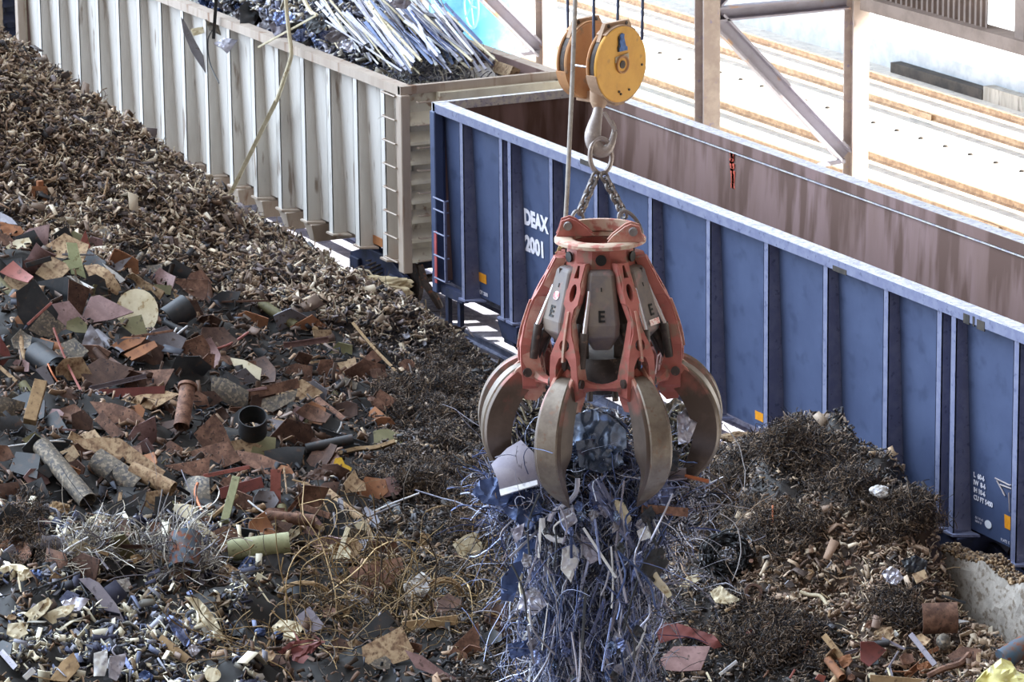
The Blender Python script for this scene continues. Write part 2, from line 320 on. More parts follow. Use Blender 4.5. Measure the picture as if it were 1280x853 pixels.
def truck(e, x, m=None):
    for wx in (x-.88, x+.88):
        wm = MB()
        for s in (-1, 1): wm.lathe([(0, -.02), (.3, -.02), (.42, .03), (.46, .03), (.46, .1), (.49, .1), (.49, .13), (0, .13)], (wx, s*.72-(.05 if s > 0 else -.05), .46), (0, -s, 0) if False else (0, s, 0), 28)
        wm.tube([(wx, -.72, .46), (wx, .72, .46)], .08, 12); wm.build('wheelset', m_coup, e, smooth=True)
    for s in (-1, 1):
        y = s*1.0; f = MB()
        f.prism([(x-1.25, y-.06, .38), (x-1.25, y-.06, .62), (x-.5, y-.06, .86), (x+.5, y-.06, .86), (x+1.25, y-.06, .62), (x+1.25, y-.06, .38), (x+.95, y-.06, .36), (x+.5, y-.06, .18), (x-.5, y-.06, .18), (x-.95, y-.06, .36)], (0, .12, 0))
        f.box((x-1.1, y-.14, .36), (x-.68, y+.14, .6)); f.box((x+.68, y-.14, .36), (x+1.1, y+.14, .6))
        f.build('side_frame', m_under, e, bevel=.02)
        sp = MB()
        for k in (-.22, 0, .22): sp.tube([(x+k+.07*math.cos(t*.9), y-.1+.07*math.sin(t*.9), .26+.012*t) for t in range(36)], .016, 5)
        sp.build('spring_set', m_coup, e, smooth=True)
    MB().box((x-.3, -1.05, .5), (x+.3, 1.05, .85)).build('bolster', m_under, e)
def coupler(e, x, s, lab=None):
    k = MB(); k.box((min(x, x+s*.5), -.12, .78), (max(x, x+s*.5), .12, .98))
    k.prism([(x+s*.4, -.2, .7), (x+s*.7, -.24, .7), (x+s*.72, -.05, .7), (x+s*.62, .02, .7), (x+s*.7, .12, .7), (x+s*.6, .2, .7), (x+s*.4, .14, .7)], (0, 0, .36)); k.build('coupler', m_coup, e, bevel=.02)
def wagon(kind, x0, x1, ribs, e, zb, zt, mp, mr, me, mt, dtop, dbot, rw, endbars):
    """side walls with outside ribs, end walls, floor, top rim. y = outer face of the ribs"""
    W = 1.6; n = (W-dtop); nb = (W-dbot)
    for s in (-1, 1):
        o = MB(); t = .02
        o.prism([(x0, s*n, zt-.12), (x0, s*nb, zb+.03), (x0, s*(nb-t), zb+.03), (x0, s*(n-t), zt-.12)], (x1-x0, 0, 0))
        o.build('side_panel', [mp, m_bin][0], e)
        i = MB(); i.prism([(x0+.03, s*(n-.022), zt-.1), (x0+.03, s*(nb-.022), zb+.1), (x0+.03, s*(nb-.03), zb+.1), (x0+.03, s*(n-.03), zt-.1)], (x1-x0-.06, 0, 0)); i.build('side_lining', m_bin, e)
        for k, xr in enumerate(ribs):
            r = MB(); h = rw/2
            r.prism([(xr-h, s*W, zb), (xr+h, s*W, zb), (xr+h, s*W, zt-.13), (xr-h, s*W, zt-.13)], (0, -s*.015, 0))
            r.add([(xr+h, s*W, zb), (xr+h, s*nb, zb), (xr+h, s*n, zt-.13), (xr+h, s*W, zt-.13), (xr+h-.015, s*W, zb), (xr+h-.015, s*nb, zb), (xr+h-.015, s*n, zt-.13), (xr+h-.015, s*W, zt-.13)], [(0,1,2,3),(4,7,6,5),(0,3,7,4),(1,5,6,2),(0,4,5,1),(3,2,6,7)])
            r.add([(xr-h, s*W, zb), (xr-h, s*nb, zb), (xr-h, s*n, zt-.13), (xr-h, s*W, zt-.13), (xr-h+.015, s*W, zb), (xr-h+.015, s*nb, zb), (xr-h+.015, s*n, zt-.13), (xr-h+.015, s*W, zt-.13)], [(3,2,1,0),(5,6,7,4),(4,7,3,0),(2,6,5,1),(1,5,4,0),(7,6,2,3)])
            ro = r.build('rib', mr, e)
            if s < 0:
                b = MB(); b.prism([(xr-h-.05, s*(W+.04), zb-.03), (xr+h+.06, s*(W+.04), zb-.03), (xr+h+.24, s*nb, zb-.03), (xr-h-.1, s*nb, zb-.03)], (0, 0, .035)); b.build('foot_plate', mt if kind == 'w' else m_blue2, ro)
        # top rim : box section
        MB().box((x0-.03, s*(W+.02) if s < 0 else n-.06, zt-.17), (x1+.03, -(n-.06) if s < 0 else W+.02, zt-.012)).build('top_rim', mt if kind == 'w' else mr, e)
        if s > 0: MB().box((x0, n-.075, zt-.18), (x1, n-.06, zt-.004)).build('rim_lining', m_bin, e)
        MB().box((x0-.03, s*(W+.02) if s < 0 else n-.06, zt-.012), (x1+.03, -(n-.06) if s < 0 else W+.02, zt)).build('rim_cap', mt, e)
    for xe, s in ((x0, -1), (x1, 1)):
        MB().box((min(xe, xe-s*.03), -W+.1, zb+.05), (max(xe, xe-s*.03), W-.1, zt-.02)).build('end_panel', me, e)
        MB().box((min(xe-s*.035, xe-s*.04), -n+.02, zb+.1), (max(xe-s*.035, xe-s*.04), n-.02, zt-.03)).build('end_lining', m_bin, e)
        MB().box((xe-.06, -W-.02, zt-.15), (xe+.06, W+.02, zt+.004)).build('end_rim', mt if kind == 'w' else mt, e)
        if endbars:
            for k in range(8):
                z = zb+.1+k*(zt-zb-.45)/8
                b = MB(); b.prism([(xe, -W+.12, z), (xe+s*.17, -W+.12, z), (xe+s*.15, -W+.12, z+.05), (xe, -W+.12, z+.22)], (0, 2*W-.24, 0)); b.build('end_rib', me, e)
            MB().box((min(xe, xe+s*.2), -.9, zt-.42), (max(xe, xe+s*.2), W, zt-.15)).build('end_board', me, e)
        for yy in (-W+.04, W-.04):
            MB().box((xe-.1, yy-.09, zb-.1), (xe+.14 if s > 0 else xe+.1, yy+.09, zt-.15)).build('corner_post', (m_wht2 if kind == 'w' else m_blue), e, bevel=.015)
    MB().box((x0, -nb, zb+.05), (x1, nb, zb+.12)).build('floor_plate', m_bin, e)
    MB().box((x0-.1, -.35, zb-.35), (x1+.1, .35, zb+.05)).build('centre_sill', m_under, e)
def ladder(e, x0, x1, y, zs, m, name='ladder', posts=True, xdir=True):
    l = MB()
    for z in zs: l.tube([(x0, y+.08, z), (x0, y, z), (x1, y, z), (x1, y+.08, z)], .016, 6)
    if posts: l.box((x1-.02, y-.01, zs[0]), (x1+.02, y+.03, zs[-1]))
    return l.build(name, m, e)
# -- the empty dark blue wagon
XB0, XB1 = -.02, 22.4; ZB, ZT = 1.06, 4.42
e = empty('gondola_wagon', (11, 0, -.0), 'empty dark blue open-top rail wagon with number on its ribbed side', 'rail wagon'); blue_e = e
ribs = [1.09, 2.68, 3.02, 4.62, 6.28, 8.2, 10.15, 12.0, 13.8, 15.55, 17.02, 17.4, 19.04, 20.9]
wagon('b', XB0, XB1, ribs, e, ZB, ZT, m_blue, m_blue2, m_blue, m_bluetop, .17, .3, .15, False)
for x in (2.85, 17.2): truck(e, x+.0)
for s in (-1, 1):
    for x in (2.85, 17.2):
        MB().prism([(x-.42, s*1.6, ZB-.04), (x+.42, s*1.6, ZB-.04), (x+.3, s*1.55, .66), (x-.3, s*1.55, .66)], (0, -s*1.2, 0)).build('bolster_end', m_under, e, bevel=.02)
coupler(e, XB0, -1)
ladder(e, .04, .5, -1.67, [1.25+.42*k for k in range(4)]+[2.72], m_blue2)
MB().box((.02, -1.66, 1.15), (.11, -1.64, 2.1)).build('red_stripe', m_red, e)
for x in (.28, .78): MB().box((x-.06, -1.55, .12), (x+.06, -1.47, 1.1)).build('sill_step', m_under, e)
MB().box((.1, -1.58, .95), (1.0, -1.45, 1.12)).build('step_bracket', m_under, e)
def ypan(z): return -1.6+.3+(z-ZB)/(ZT-.12-ZB)*(.17-.3)-.004
def sticker(px, py, w, h, m=m_ora, name='reflector', d=.0):
    p = on_y(px, py, ypan(1.5)); z = p.z; o = MB().prism([(p.x-w/2, ypan(z-h/2)-d, z-h/2), (p.x+w/2, ypan(z-h/2)-d, z-h/2), (p.x+w/2, ypan(z+h/2)-d, z+h/2), (p.x-w/2, ypan(z+h/2)-d, z+h/2)], (0, -.004, 0)); return o.build(name, m, e)
sticker(601.5, 347, .42, .17); sticker(949, 521, .28, .14); sticker(1156, 621, .5, .13); sticker(1261, 654, .22, .2); sticker(1078, 572, .12, .1)
m_oval = mat('oval_white', 'dfe2ea', rough=.5)
p = on_y(1235, 656, ypan(1.4)); ov = MB(); ov.prism([(p.x+.09*math.cos(t), ypan(p.z), p.z+.06*math.sin(t)) for t in [i*math.pi/8 for i in range(16)]], (0, -.006, 0)); ov.build('oval_plate', m_oval, e)
def wtext(s, px, py, size, sx=1., off=0., m=m_txt):
    p = on_y(px, py, ypan(2.5)); p = on_y(px, py, ypan(p.z)-.006); sl = Vector((0, -.04, 1)); return text('stencil_lettering', s, m, p, (1, 0, 0), sl, size, e, sx, .001, off)
def xs(px0, px1, py, y=-1.42): return on_y(px1, py, y).x-on_y(px0, py, y).x
T1 = wtext('DEAX', 655.5, 279, .37, .93, .02); T2 = wtext('2001', 657, 312, .37, 1.02, .02)
for i, s_ in enumerate(('L  60-6', 'IW  8-6', 'IH 10-6', 'CU FT 5400')): wtext(s_, 1217, 596+i*9.3, .1, 1.0, .004)
for i, s_ in enumerate(('BLT 01-05', 'NEW 01')): wtext(s_, 1219, 648+i*4.5, .05, 1.)
wtext('PLATE  E', 1251, 676, .06, 1.)
wtext('EXC', 948, 536, .06, 1.); wtext('BODY 2000', 596, 365, .09, 1., .003)
m_scr = mat('scratches', 'a59a98', '8d8488', rough=.7)
for q in (((1244, 598), (1262, 607), (1268, 606)), ((1246, 601), (1252, 612), (1256, 620)), ((1250, 606), (1266, 612), (1266, 618)), ((1261, 616), (1262, 640)), ((1265, 616), (1266, 640))):
    P = [on_y(a, b, ypan(1.8)-.02) for a, b in q]; MB().tube(P, .012, 5).build('scratch', m_scr, e)
# slots in the top rim, chalk mark inside, dabs of white paint
for px, py in ((732, 204), (1049.5, 338)):
    p = on_y(px, py, -1.622); MB().box((p.x-.2, -1.626, p.z-.04), (p.x+.2, -1.61, p.z+.04)).build('rim_slot', m_dark, e)
for px, py, wd in ((1208, 398, .16), (1217, 401, .05), (1226, 406, .2)):
    p = on_y(px, py, -1.622); MB().box((p.x-wd/2, -1.626, p.z-.08), (p.x+wd/2, -1.61, p.z+.06)).build('rim_mark', m_dark, e)
rng2 = random.Random(3); pts_ = []
cm = MB(); yI = 1.6-.17-.035; zz = 0
for k in range(26):
    px = 914.5+rng2.uniform(-1.2, 1.2)+k*.12; py = 186+k*3.1; p = on_y(px, py, yI-.02); cm.box((p.x-.05, yI-.025, p.z-.04), (p.x+.05, yI-.012, p.z+.045))
cm.build('chalk_mark', mat('red_chalk', 'd0604c', 'b8503f', '6b5250', rough=.9, scale=9), e)
MB().box((XB0+.05, yI-.03, 4.2), (XB1-.05, yI-.01, 4.225)).build('inner_bead', m_bluetop, e)
# -- the white wagon piled with scrap
e = empty('gondola_wagon', (-12, 0, 0), 'long dirty white open-top rail wagon heaped with light scrap', 'rail wagon'); white_e = e
XW1 = -1.48; XW0 = -22.3; ZBW, ZTW = 1.12, 4.47
wr = [-2.28-1.243*k for k in range(16)]
wagon('w', XW0, XW1, wr, e, ZBW, ZTW, m_wht, m_wht, m_wend, m_wht2, .16, .28, .2, True)
for x in (-3.9, -19.9): truck(e, x)
coupler(e, XW1, 1); coupler(e, XW0, -1)
for k in range(3, 14):
    x = wr[k]; b = MB(); b.prism([(x-.12, -1.6, ZBW-.04), (x+.3, -1.6, ZBW-.04), (x+.2, -1.5, .72), (x-.02, -1.5, .72)], (0, 1.1, 0)); b.build('crossbearer', m_wht2, e, bevel=.01)
ladder(e, -2.13, -1.55, -1.68, [1.2+.44*k for k in range(8)], m_wht2, posts=False)
l = MB()
for k in range(8): l.tube([(XW1+.16, -1.35, 1.25+.42*k), (XW1+.24, -1.35, 1.25+.42*k), (XW1+.24, -.7, 1.25+.42*k), (XW1+.16, -.7, 1.25+.42*k)], .016, 6)
l.build('ladder', m_wht2, e)
l = MB(); l.tube([(XW1+.1, -1.3, 1.15), (XW1+.22, -1.25, .8), (XW1+.3, -1.1, .55), (XW1+.3, -1.0, .35)], [.05, .07, .08, .06], 8); l.build('brake_hose', m_coup, e, smooth=True)
p = on_y(385, 237, -1.38); MB().box((p.x-.2, -1.40, p.z-.17), (p.x+.2, -1.36, p.z+.17)).build('data_panel', mat('data_panel', '4a5278', '8f92ac', rough=.6, scale=14, th=(.5, .52)), e)
MB().box((wr[0]+.12, -1.344, ZBW+.04), (XW1-.2, -1.32, ZBW+.26)).build('rust_band', mat('orange_rust', 'b0774c', '9c6a48', rough=.8), e)
MB().box((wr[1]+.12, -1.342, ZBW+.04), (wr[0]-.12, -1.32, ZBW+.2)).build('rust_band', MATS['orange_rust'], e)
# -- next wagon beyond it
e = empty('gondola_wagon', (-30, 0, 0), 'end of a further white rail wagon at the top left corner', 'rail wagon')
wagon('w', -40, -23.9, [-24.6-1.24*k for k in range(12)], e, ZBW, ZTW, m_wht, m_wht, m_under, m_wht2, .16, .28, .2, True)
coupler(e, -23.9, 1)
# ================================================================== the heap
XS = np.arange(-24, 27, .11); YS = np.arange(-21.5, -.85, .11)
gx, gy = np.meshgrid(XS, YS, indexing='ij'); gz = Hn(gx, gy)
V = np.stack([gx.ravel(), gy.ravel(), gz.ravel()], 1); nx, ny = gx.shape
i, j = np.meshgrid(np.arange(nx-1), np.arange(ny-1), indexing='ij'); a = (i*ny+j).ravel()
F = np.stack([a, a+ny, a+ny+1, a+1], 1)
def region(px, py):
    """0 shredded brown hill, 1 bright mixed scrap, 2 dark turnings, 3 brown chips on the right, 4 plate scrap (dark ground)"""
    px = np.asarray(px); py = np.asarray(py); r = np.zeros(px.shape, int)
    n = vnoise(px/60, py/60, 11)*90+vnoise(px/14, py/14, 12)*110+vnoise(px/4, py/4, 14)*60
    r[(px < 505+n) & (py > 272+.33*px+n*.35)] = 4
    r[(px < 340+n*.6) & (py > 655+n*.4)] = 1
    r[(px < 340+n*.6) & (py > 640+n*.4) & (vnoise(px/23, py/23, 15) > .08)] = 4
    r[(px > 480+n*.4) & (py > 430+n*.5) & (px < 640)] = 2
    r[(px >= 640)] = 2
    r[(px > 920+n*.5) & (py > 640+n*.3)] = 3
    r[(px > 880+n) & (py > 760+n*.3) & (px < 1060)] = 2
    r[(px < 560) & (py > 700+n*.5) & (px > 330)] = 4
    return r
def vis_pts(n, margin=40):
    """points on the heap, evenly spread over its ground area, kept where this photograph could see them"""
    out = []
    while sum(len(o) for o in out) < n:
        x = rng.uniform(-16, 25, 200000); y = rng.uniform(-20, -1.25, 200000); z = Hn(x, y)
        P = np.stack([x, y, z], 1); px, py = proj(P)
        ok = (px > -margin*4.5) & (px < 1280+margin*3) & (py > -60) & (py < 853+margin*2) & (z > -.12)
        out.append(P[ok])
    return np.concatenate(out)[:n]
PAL = {0: (['a88c70', '8a6c52', 'c2aa8c', '6f5644', '4a3f3c', '5c4c42', 'd8c4a4', '9a8270', '3a383c', 'b39474', '86797a', 'eadcc0'], .108),
       1: (['d6d0b8', '6f6a60', '44424a', '2a2c34', '6b7494', 'e0d8bc', '8d7c64', '5b4634', '2b2c36', '8d909e', 'e8e0c6', '35384e'], .13),
       2: (['51443c', '3a3432', '6f5c4c', '2f2e30', '7e6c5c', '8e7c6a', '43403f', 'a58e72', '655a54', '4c4c52'], .07),
       3: (['a5866a', '8a6a50', 'c2a587', '6d5342', '50403a', 'b99f80', '8f7a68', '3f3836', 'd2bea0', '7a6050'], .082),
       4: (['6b4f3d', '4a382c', '7f5f4a', '342c28', '9a7656', '5a4a42', '2d3036', 'ad8a68', '3a3f4c', '7a665a'], .12)}
def desat(c, k):
    c = [int(c[i:i+2], 16) for i in (0, 2, 4)]; g_ = sum(c)/3; return '%02x%02x%02x' % tuple(int(min(255, (g_+(v-g_)*k)*1.05)) for v in c)
PAL = {q: ([desat(c, .72 if q in (0, 3, 4) else .85) for c in p], z) for q, (p, z) in PAL.items()}
def chips(n, name, label, sel=None, size=1., lift=.02):
    P = vis_pts(n); px, py = proj(P); r = region(px, py)
    if sel is not None: k = np.isin(r, sel); P = P[k]; r = r[k]
    keep = (rng.random(len(P)) < np.array([1, .75, .8, 1, .09])[r]); P = P[keep]; r = r[keep]; n = len(P)
    L = np.array([PAL[q][1] for q in range(5)])[r]*rng.lognormal(-.15, .45, n)*size; L = L*1.2; W = L*rng.uniform(.12, .5, n)
    # random frames
    A = rng.normal(size=(n, 3)); A[:, 2] *= .55; A /= np.linalg.norm(A, axis=1)[:, None]
    B = rng.normal(size=(n, 3)); B = np.cross(A, B); B /= np.linalg.norm(B, axis=1)[:, None]; C = np.cross(A, B)
    P = P+np.array([0, 0, 1])*(rng.uniform(-.01, .05, n)+L*.12+lift)[:, None]
    bend = rng.uniform(-.55, .55, n)*L; th = np.minimum(.012, L*.12)
    rows = []
    for u, bb in ((-.5, 0), (0, 1), (.5, 0)):
        for v in (-.5, .5):
            ww = W*(rng.uniform(.5, 1.1, n)); rows.append(P+A*(L*u)[:, None]+B*(ww*v)[:, None]+C*(bend*bb)[:, None])
    top = np.stack(rows, 1); bot = top-C[:, None]*th[:, None, None]
    VV = np.concatenate([top, bot], 1).reshape(-1, 3)
    f = np.array([(0,1,3,2),(2,3,5,4),(6,8,9,7),(8,10,11,9),(0,2,8,6),(2,4,10,8),(1,7,9,3),(3,9,11,5),(0,6,7,1),(4,5,11,10)])
    FF = (f[None]+(np.arange(n)*12)[:, None, None]).reshape(-1, 4)
    pal = np.array([[lin(c) for c in (PAL[q][0]+PAL[q][0])[:12]] for q in range(5)]); t = pal[r, rng.integers(0, 12, n)]*rng.uniform(.7, 1.25, n)[:, None]
    T = np.repeat(t, 12, 0)
    return VV, FF, T
px, py = proj(V); r = region(px, py)
base = np.array([lin('3a2e27'), lin('3a3838'), lin('241e1b'), lin('44352a'), lin('171514')])[r]*(1+.5*vnoise(V[:, 0]*9, V[:, 1]*9, 21))[:, None]
cv, cf, ct = chips(212000, 'c', '')
m_heap = attr_mat('scrap_fragments', .62, .12)
o = np_mesh('scrap_heap', np.concatenate([V, cv]), np.concatenate([F, cf+len(V)]), np.concatenate([base, ct]), m_heap)
tag(o, 'great heap of shredded brown metal fragments sloping down to the rails', 'scrap heap', kind='stuff')
# ------------------------------------------------------------------ turnings: clumps of fine curled wire
def curls(P, rad, n, seg, length, width, pal, curl=1., flat=1., name='wire_turnings', label='', m=None, drop=0., norm=None, cat='turnings', rndw=.5, dirbias=None, gz=0.):
    """n curling ribbons around the centres P (k,3) with spread rad"""
    P = np.asarray(P); idx = rng.integers(0, len(P), n)
    d = rng.normal(size=(n, 3)); d /= np.linalg.norm(d, axis=1)[:, None]; rr = rng.uniform(.0, 1, n)**.4
    c = P[idx]+d*(np.asarray(rad)[idx] if np.ndim(rad) else rad)[..., None]*rr[:, None]*np.array([1, 1, flat]) if np.ndim(rad) else P[idx]+d*rad*rr[:, None]*np.array([1, 1, flat])
    t = rng.normal(size=(n, 3)); 
    if dirbias is not None: t = t*(1-dirbias[1])+np.array(dirbias[0])*dirbias[1]*2*rng.choice([-1, 1], n)[:, None]
    t /= np.linalg.norm(t, axis=1)[:, None]; ax = rng.normal(size=(n, 3)); ax /= np.linalg.norm(ax, axis=1)[:, None]
    L = length*rng.lognormal(0, .4, n); st = L/seg; cu = rng.normal(0, curl, n)*3.0/seg; w = width*rng.uniform(1-rndw, 1+rndw, n)
    rows = []; p = c.copy()
    for s in range(seg+1):
        side = np.cross(t, ax); side /= (np.linalg.norm(side, axis=1)[:, None]+1e-6)
        rows.append(p-side*w[:, None]/2); rows.append(p+side*w[:, None]/2)
        ca, sa = np.cos(cu)[:, None], np.sin(cu)[:, None]
        t = t*ca+np.cross(ax, t)*sa+ax*(ax*t).sum(1)[:, None]*(1-ca); t = t+rng.normal(0, .12, (n, 3)); t[:, 2] -= gz; t /= np.linalg.norm(t, axis=1)[:, None]
        p = p+t*st[:, None]
    top = np.stack(rows, 1); k = 2*(seg+1); nn = np.cross(top[:, 1]-top[:, 0], top[:, 2]-top[:, 0]); nn /= (np.linalg.norm(nn, axis=1)[:, None]+1e-9)
    bot = top-nn[:, None]*(w*.5)[:, None, None]
    V = np.concatenate([top, bot], 1).reshape(-1, 3); f = []
    for s in range(seg):
        a = 2*s; f += [(a, a+1, a+3, a+2), (k+a, k+a+2, k+a+3, k+a+1), (a, a+2, k+a+2, k+a), (a+1, k+a+1, k+a+3, a+3)]
    F = (np.array(f)[None]+(np.arange(n)*2*k)[:, None, None]).reshape(-1, 4)
    pl = np.array([lin(q) for q in pal]); T = np.repeat(pl[rng.integers(0, len(pl), n)]*rng.uniform(.7, 1.3, n)[:, None], 2*k, 0)
    o = np_mesh(name, V, F, T, m); return tag(o, label, cat, kind='stuff')
m_turn = attr_mat('turnings_steel', .5, .35)
DK = ['463e3a', '322e30', '5d5146', '28262a', '6d5c4e', '7c6c5e', '3c3636', '8e7862']
def surf(px, py, n, rx, ry, up=.05):
    a = [(px+rng.normal()*rx*.5, py+rng.normal()*ry*.5) for _ in range(n)]; P = hit_many(a); P[:, 2] += up; return P
CL = [((985, 560), 60, 26, 55, 26000//4, 'dark wire turnings crowning the mound in front of the empty wagon'),
      ((1130, 645), 40, 30, 30, 4200, 'dark bristly clump of wire turnings beside the end of the concrete wall'),
      ((900, 620), 60, 50, 50, 6500, 'wire turnings spread over the slope right of the grab'),
      ((1045, 600), 40, 34, 30, 4200, 'black wire turnings on the right shoulder of the mound'),
      ((980, 660), 50, 26, 30, 3600, 'low dark band of turnings below the mound'),
      ((510, 600), 50, 28, 34, 4800, 'rounded bush of dark turnings left of the dangling load'),
      ((540, 500), 70, 60, 50, 5200, 'thin turnings over the middle of the heap, below the two wagons ends'),
      ((30, 665), 34, 42, 26, 3600, 'black wire nest at the left edge above the bright scrap'),
      ((960, 800), 70, 40, 40, 4600, 'dark fine turnings at the bottom right of the load'),
      ((1124, 770), 20, 26, 14, 1500, 'small black wire clump hanging by the brown dome'),
      ((590, 620), 40, 60, 30, 3000, 'fine dark wires just left of the grab tines')]
for (c, rx, ry, k, n, l) in CL:
    P = surf(c[0], c[1], k, rx, ry, .08); curls(P, .24, int(n*1.9), 6, .115, .0075, DK, 1.1, .6, 'wire_turnings', l, m_turn)
P = surf(225, 705, 26, 34, 26, .1); curls(P, .2, 900, 9, .5, .012, ['b9b4ac', '8d8a8c', 'd5d0c4', '6d6a72'], 1.2, .6, 'wire_shavings', 'silvery tangle of curled wire among the pale scrap at left', m_turn)
P = surf(120, 690, 16, 40, 20, .1); curls(P, .2, 500, 9, .45, .011, ['a59c8c', '8d8a8c', 'c5c0b4', '5d5a62'], 1.2, .6, 'wire_shavings', 'loose pale wires right of the black nest', m_turn)
P = surf(880, 680, 30, 40, 60, .1); curls(P, .3, 420, 10, .8, .012, ['8d8a92', 'a5a0a0', '6a6570', '7a6450'], 1.0, .6, 'wire_shavings', 'long grey wires trailing right of the dangling load', m_turn)
P = surf(480, 760, 60, 150, 60, .12); curls(P, .3, 700, 12, 1.1, .011, ['8a7350', '6a5840', 'a58c64', '4d4238'], 1.3, .5, 'wire_shavings', 'brown looping wires lying over the plates at bottom centre', m_turn)

P = vis_pts(30000, 20); px, py = proj(P); r = region(px, py); P1 = P[(r == 0)][:9000]+np.array([0, 0, .06]); P3 = P[(r == 3)][:2500]+np.array([0, 0, .05])
curls(P1, .02, 6000, 4, .17, .016, ['a89880', '86735e', 'c4b498', '6a5a4c', '4a4240', 'd8ccb0'], .8, 1., 'shredded_strands', 'long shredded strands mixed through the brown hill', m_heap)
curls(P3, .02, 900, 4, .14, .012, ['b8a488', '8a7660', 'd0c0a0', '6a5a4c'], .8, 1., 'shredded_strands', 'fine strands among the brown chips at the right', m_heap)
# ================================================================== the orange-peel grab on its hook
GD = 46.
G0 = at_d(752, 600, GD)                       # point on the grab's axis at the height of the side tine tips
RZ = math.atan2(RT.y, RT.x)
PXM = FPX/GD; VM = PXM*math.cos(math.radians(14.05))
def zy(py, rho=0.): return (600-py+rho*27)/VM   # height above G0 of a picture row
m_gred = mat('grab_red', 'a8645a', '98564e', '8a6a5c', rough=.6, scale=3.5, bump=.05, th3=(.55, .66))
m_gredl = mat('grab_red_worn', 'b88c7c', 'a8685c', 'ac9c8c', rough=.6, scale=4, bump=.05, th3=(.55, .7))
m_tine = mat('tine_steel', '51453d', '62554c', rough=.36, metal=.3, scale=2.6, bump=.05)
def paint_top(m, z0, z1, c):
    nt = m.node_tree; N = nt.nodes; L = nt.links; b = N['Principled BSDF']; src = b.inputs['Base Color'].links[0].from_socket
    tc = N.new('ShaderNodeTexCoord'); sx = N.new('ShaderNodeSeparateXYZ'); L.new(tc.outputs['Object'], sx.inputs[0]); n = N.new('ShaderNodeTexNoise'); n.inputs['Scale'].default_value = 5; n.inputs['Detail'].default_value = 5
    L.new(tc.outputs['Object'], n.inputs['Vector']); ad = N.new('ShaderNodeMath'); ad.operation = 'MULTIPLY_ADD'; L.new(n.outputs['Fac'], ad.inputs[0]); ad.inputs[1].default_value = 1.6; L.new(sx.outputs['Z'], ad.inputs[2])
    mr = N.new('ShaderNodeMapRange'); mr.inputs[1].default_value = z0+.8; mr.inputs[2].default_value = z1+.8; L.new(ad.outputs[0], mr.inputs[0])
    mx = N.new('ShaderNodeMixRGB'); L.new(mr.outputs[0], mx.inputs[0]); L.new(src, mx.inputs[1]); mx.inputs[2].default_value = (*lin(c), 1); L.new(mx.outputs[0], b.inputs['Base Color'])
paint_top(m_tine, 1.0, 1.45, '8f5a50')
m_tedge = mat('tine_edge', '7a7064', '655a50', '6f5a4c', rough=.36, metal=.35, scale=5)
m_box = mat('grab_cover_grey', '625b5c', '756a60', '8a6a66', rough=.55, scale=3, bump=.05, th3=(.6, .72))
m_chrome = mat('chrome', 'e6e8f0', rough=.12, metal=1., bump=0); m_cyl = mat('cylinder_dark', '4f4743', '38322f', '6b5a50', rough=.5, metal=.3, scale=5)
m_blk = mat('black_marking', '141414', rough=.6); m_ring = mat('ring_buff', 'b5a48e', 'c2a292', 'a8685c', rough=.65, scale=4, th3=(.5, .62))
m_chain = mat('chain_steel', '8a8584', '6d6866', 'a08c78', rough=.4, metal=.6, scale=9); m_hook = mat('hook_steel', 'a39a96', '8d8480', 'b5aca4', rough=.45, metal=.4, scale=6)
g = empty('orange_peel_grab', G0, 'big red and steel orange-peel grab with six curved tines holding scrap', 'grab', rz=RZ); LOCAL.add(g.name)
# local frame: x right, y away from the camera, z up.  a direction phi: 0 = towards the camera, positive = right
def pol(phi, rho, t, z):
    s, c = math.sin(phi), math.cos(phi); return Vector((s*rho+c*t, -c*rho+s*t, z))
ZR = zy(303)
# crown ring
MB().lathe([(.30, ZR-.01), (.48, ZR-.01), (.5, ZR), (.5, ZR+.035), (.48, ZR+.05), (.34, ZR+.05), (.3, ZR+.035)], n=48, closed=True).build('crown_ring', m_ring, g, smooth=True)
hub = MB(); hub.lathe([(.36, ZR-.02), (.40, ZR-.3), (.47, zy(345)-.0), (.45, zy(345)-.06), (.34, ZR-.25), (.30, ZR-.02)], n=12, closed=True); ho = hub.build('hub_skirt', m_gred, g)
for k in range(6):
    ph = k*math.pi/3; o = MB(); o.lathe([(0, 0), (.06, 0), (.06, .02), (0, .02)], pol(ph, .385, 0, ZR-.13), pol(ph, 1, 0, 0)-pol(ph, 0, 0, 0), 16); o.build('inspection_hole', m_blk, ho)
# lugs on the crown: two long saddle webs with pins
for sx, sy, ang in ((-1, .1, -.35), (1, -.22, .35)):
    l = MB(); cx, cyy = sx*.33, sy
    for dy in (-.07, .07):
        A = [(-.26, .05), (-.2, .12), (-.07, .22), (.0, .25), (.09, .22), (.12, .12), (.15, .05)]
        l.prism([(cx+sx*a, cyy+dy-.015, ZR+b) for a, b in A], (0, .03, 0))
    l.build('lug', m_gred if sx < 0 else m_gredl, g, bevel=.004)
    MB().lathe([(0, -.14), (.045, -.14), (.05, -.1), (.05, .1), (.045, .14), (0, .14)], (cx+sx*.02, cyy, ZR+.17), (0, 1, 0), 16).build('pin', m_chain, g, smooth=True)
sd_ = MB(); n = 14
for r0, r1, z0, z1 in ((.3, .33, .05, .13),):
    P = [(math.sin(a), math.cos(a)) for a in [(-1.15+2.3*i/n) for i in range(n+1)]]
    sd_.prism([(x*.40, y*.34, ZR+.05) for x, y in P]+[(x*.36, y*.29, ZR+.05) for x, y in P[::-1]], (0, 0, .13))
sd_.build('saddle_web', m_ring, g)
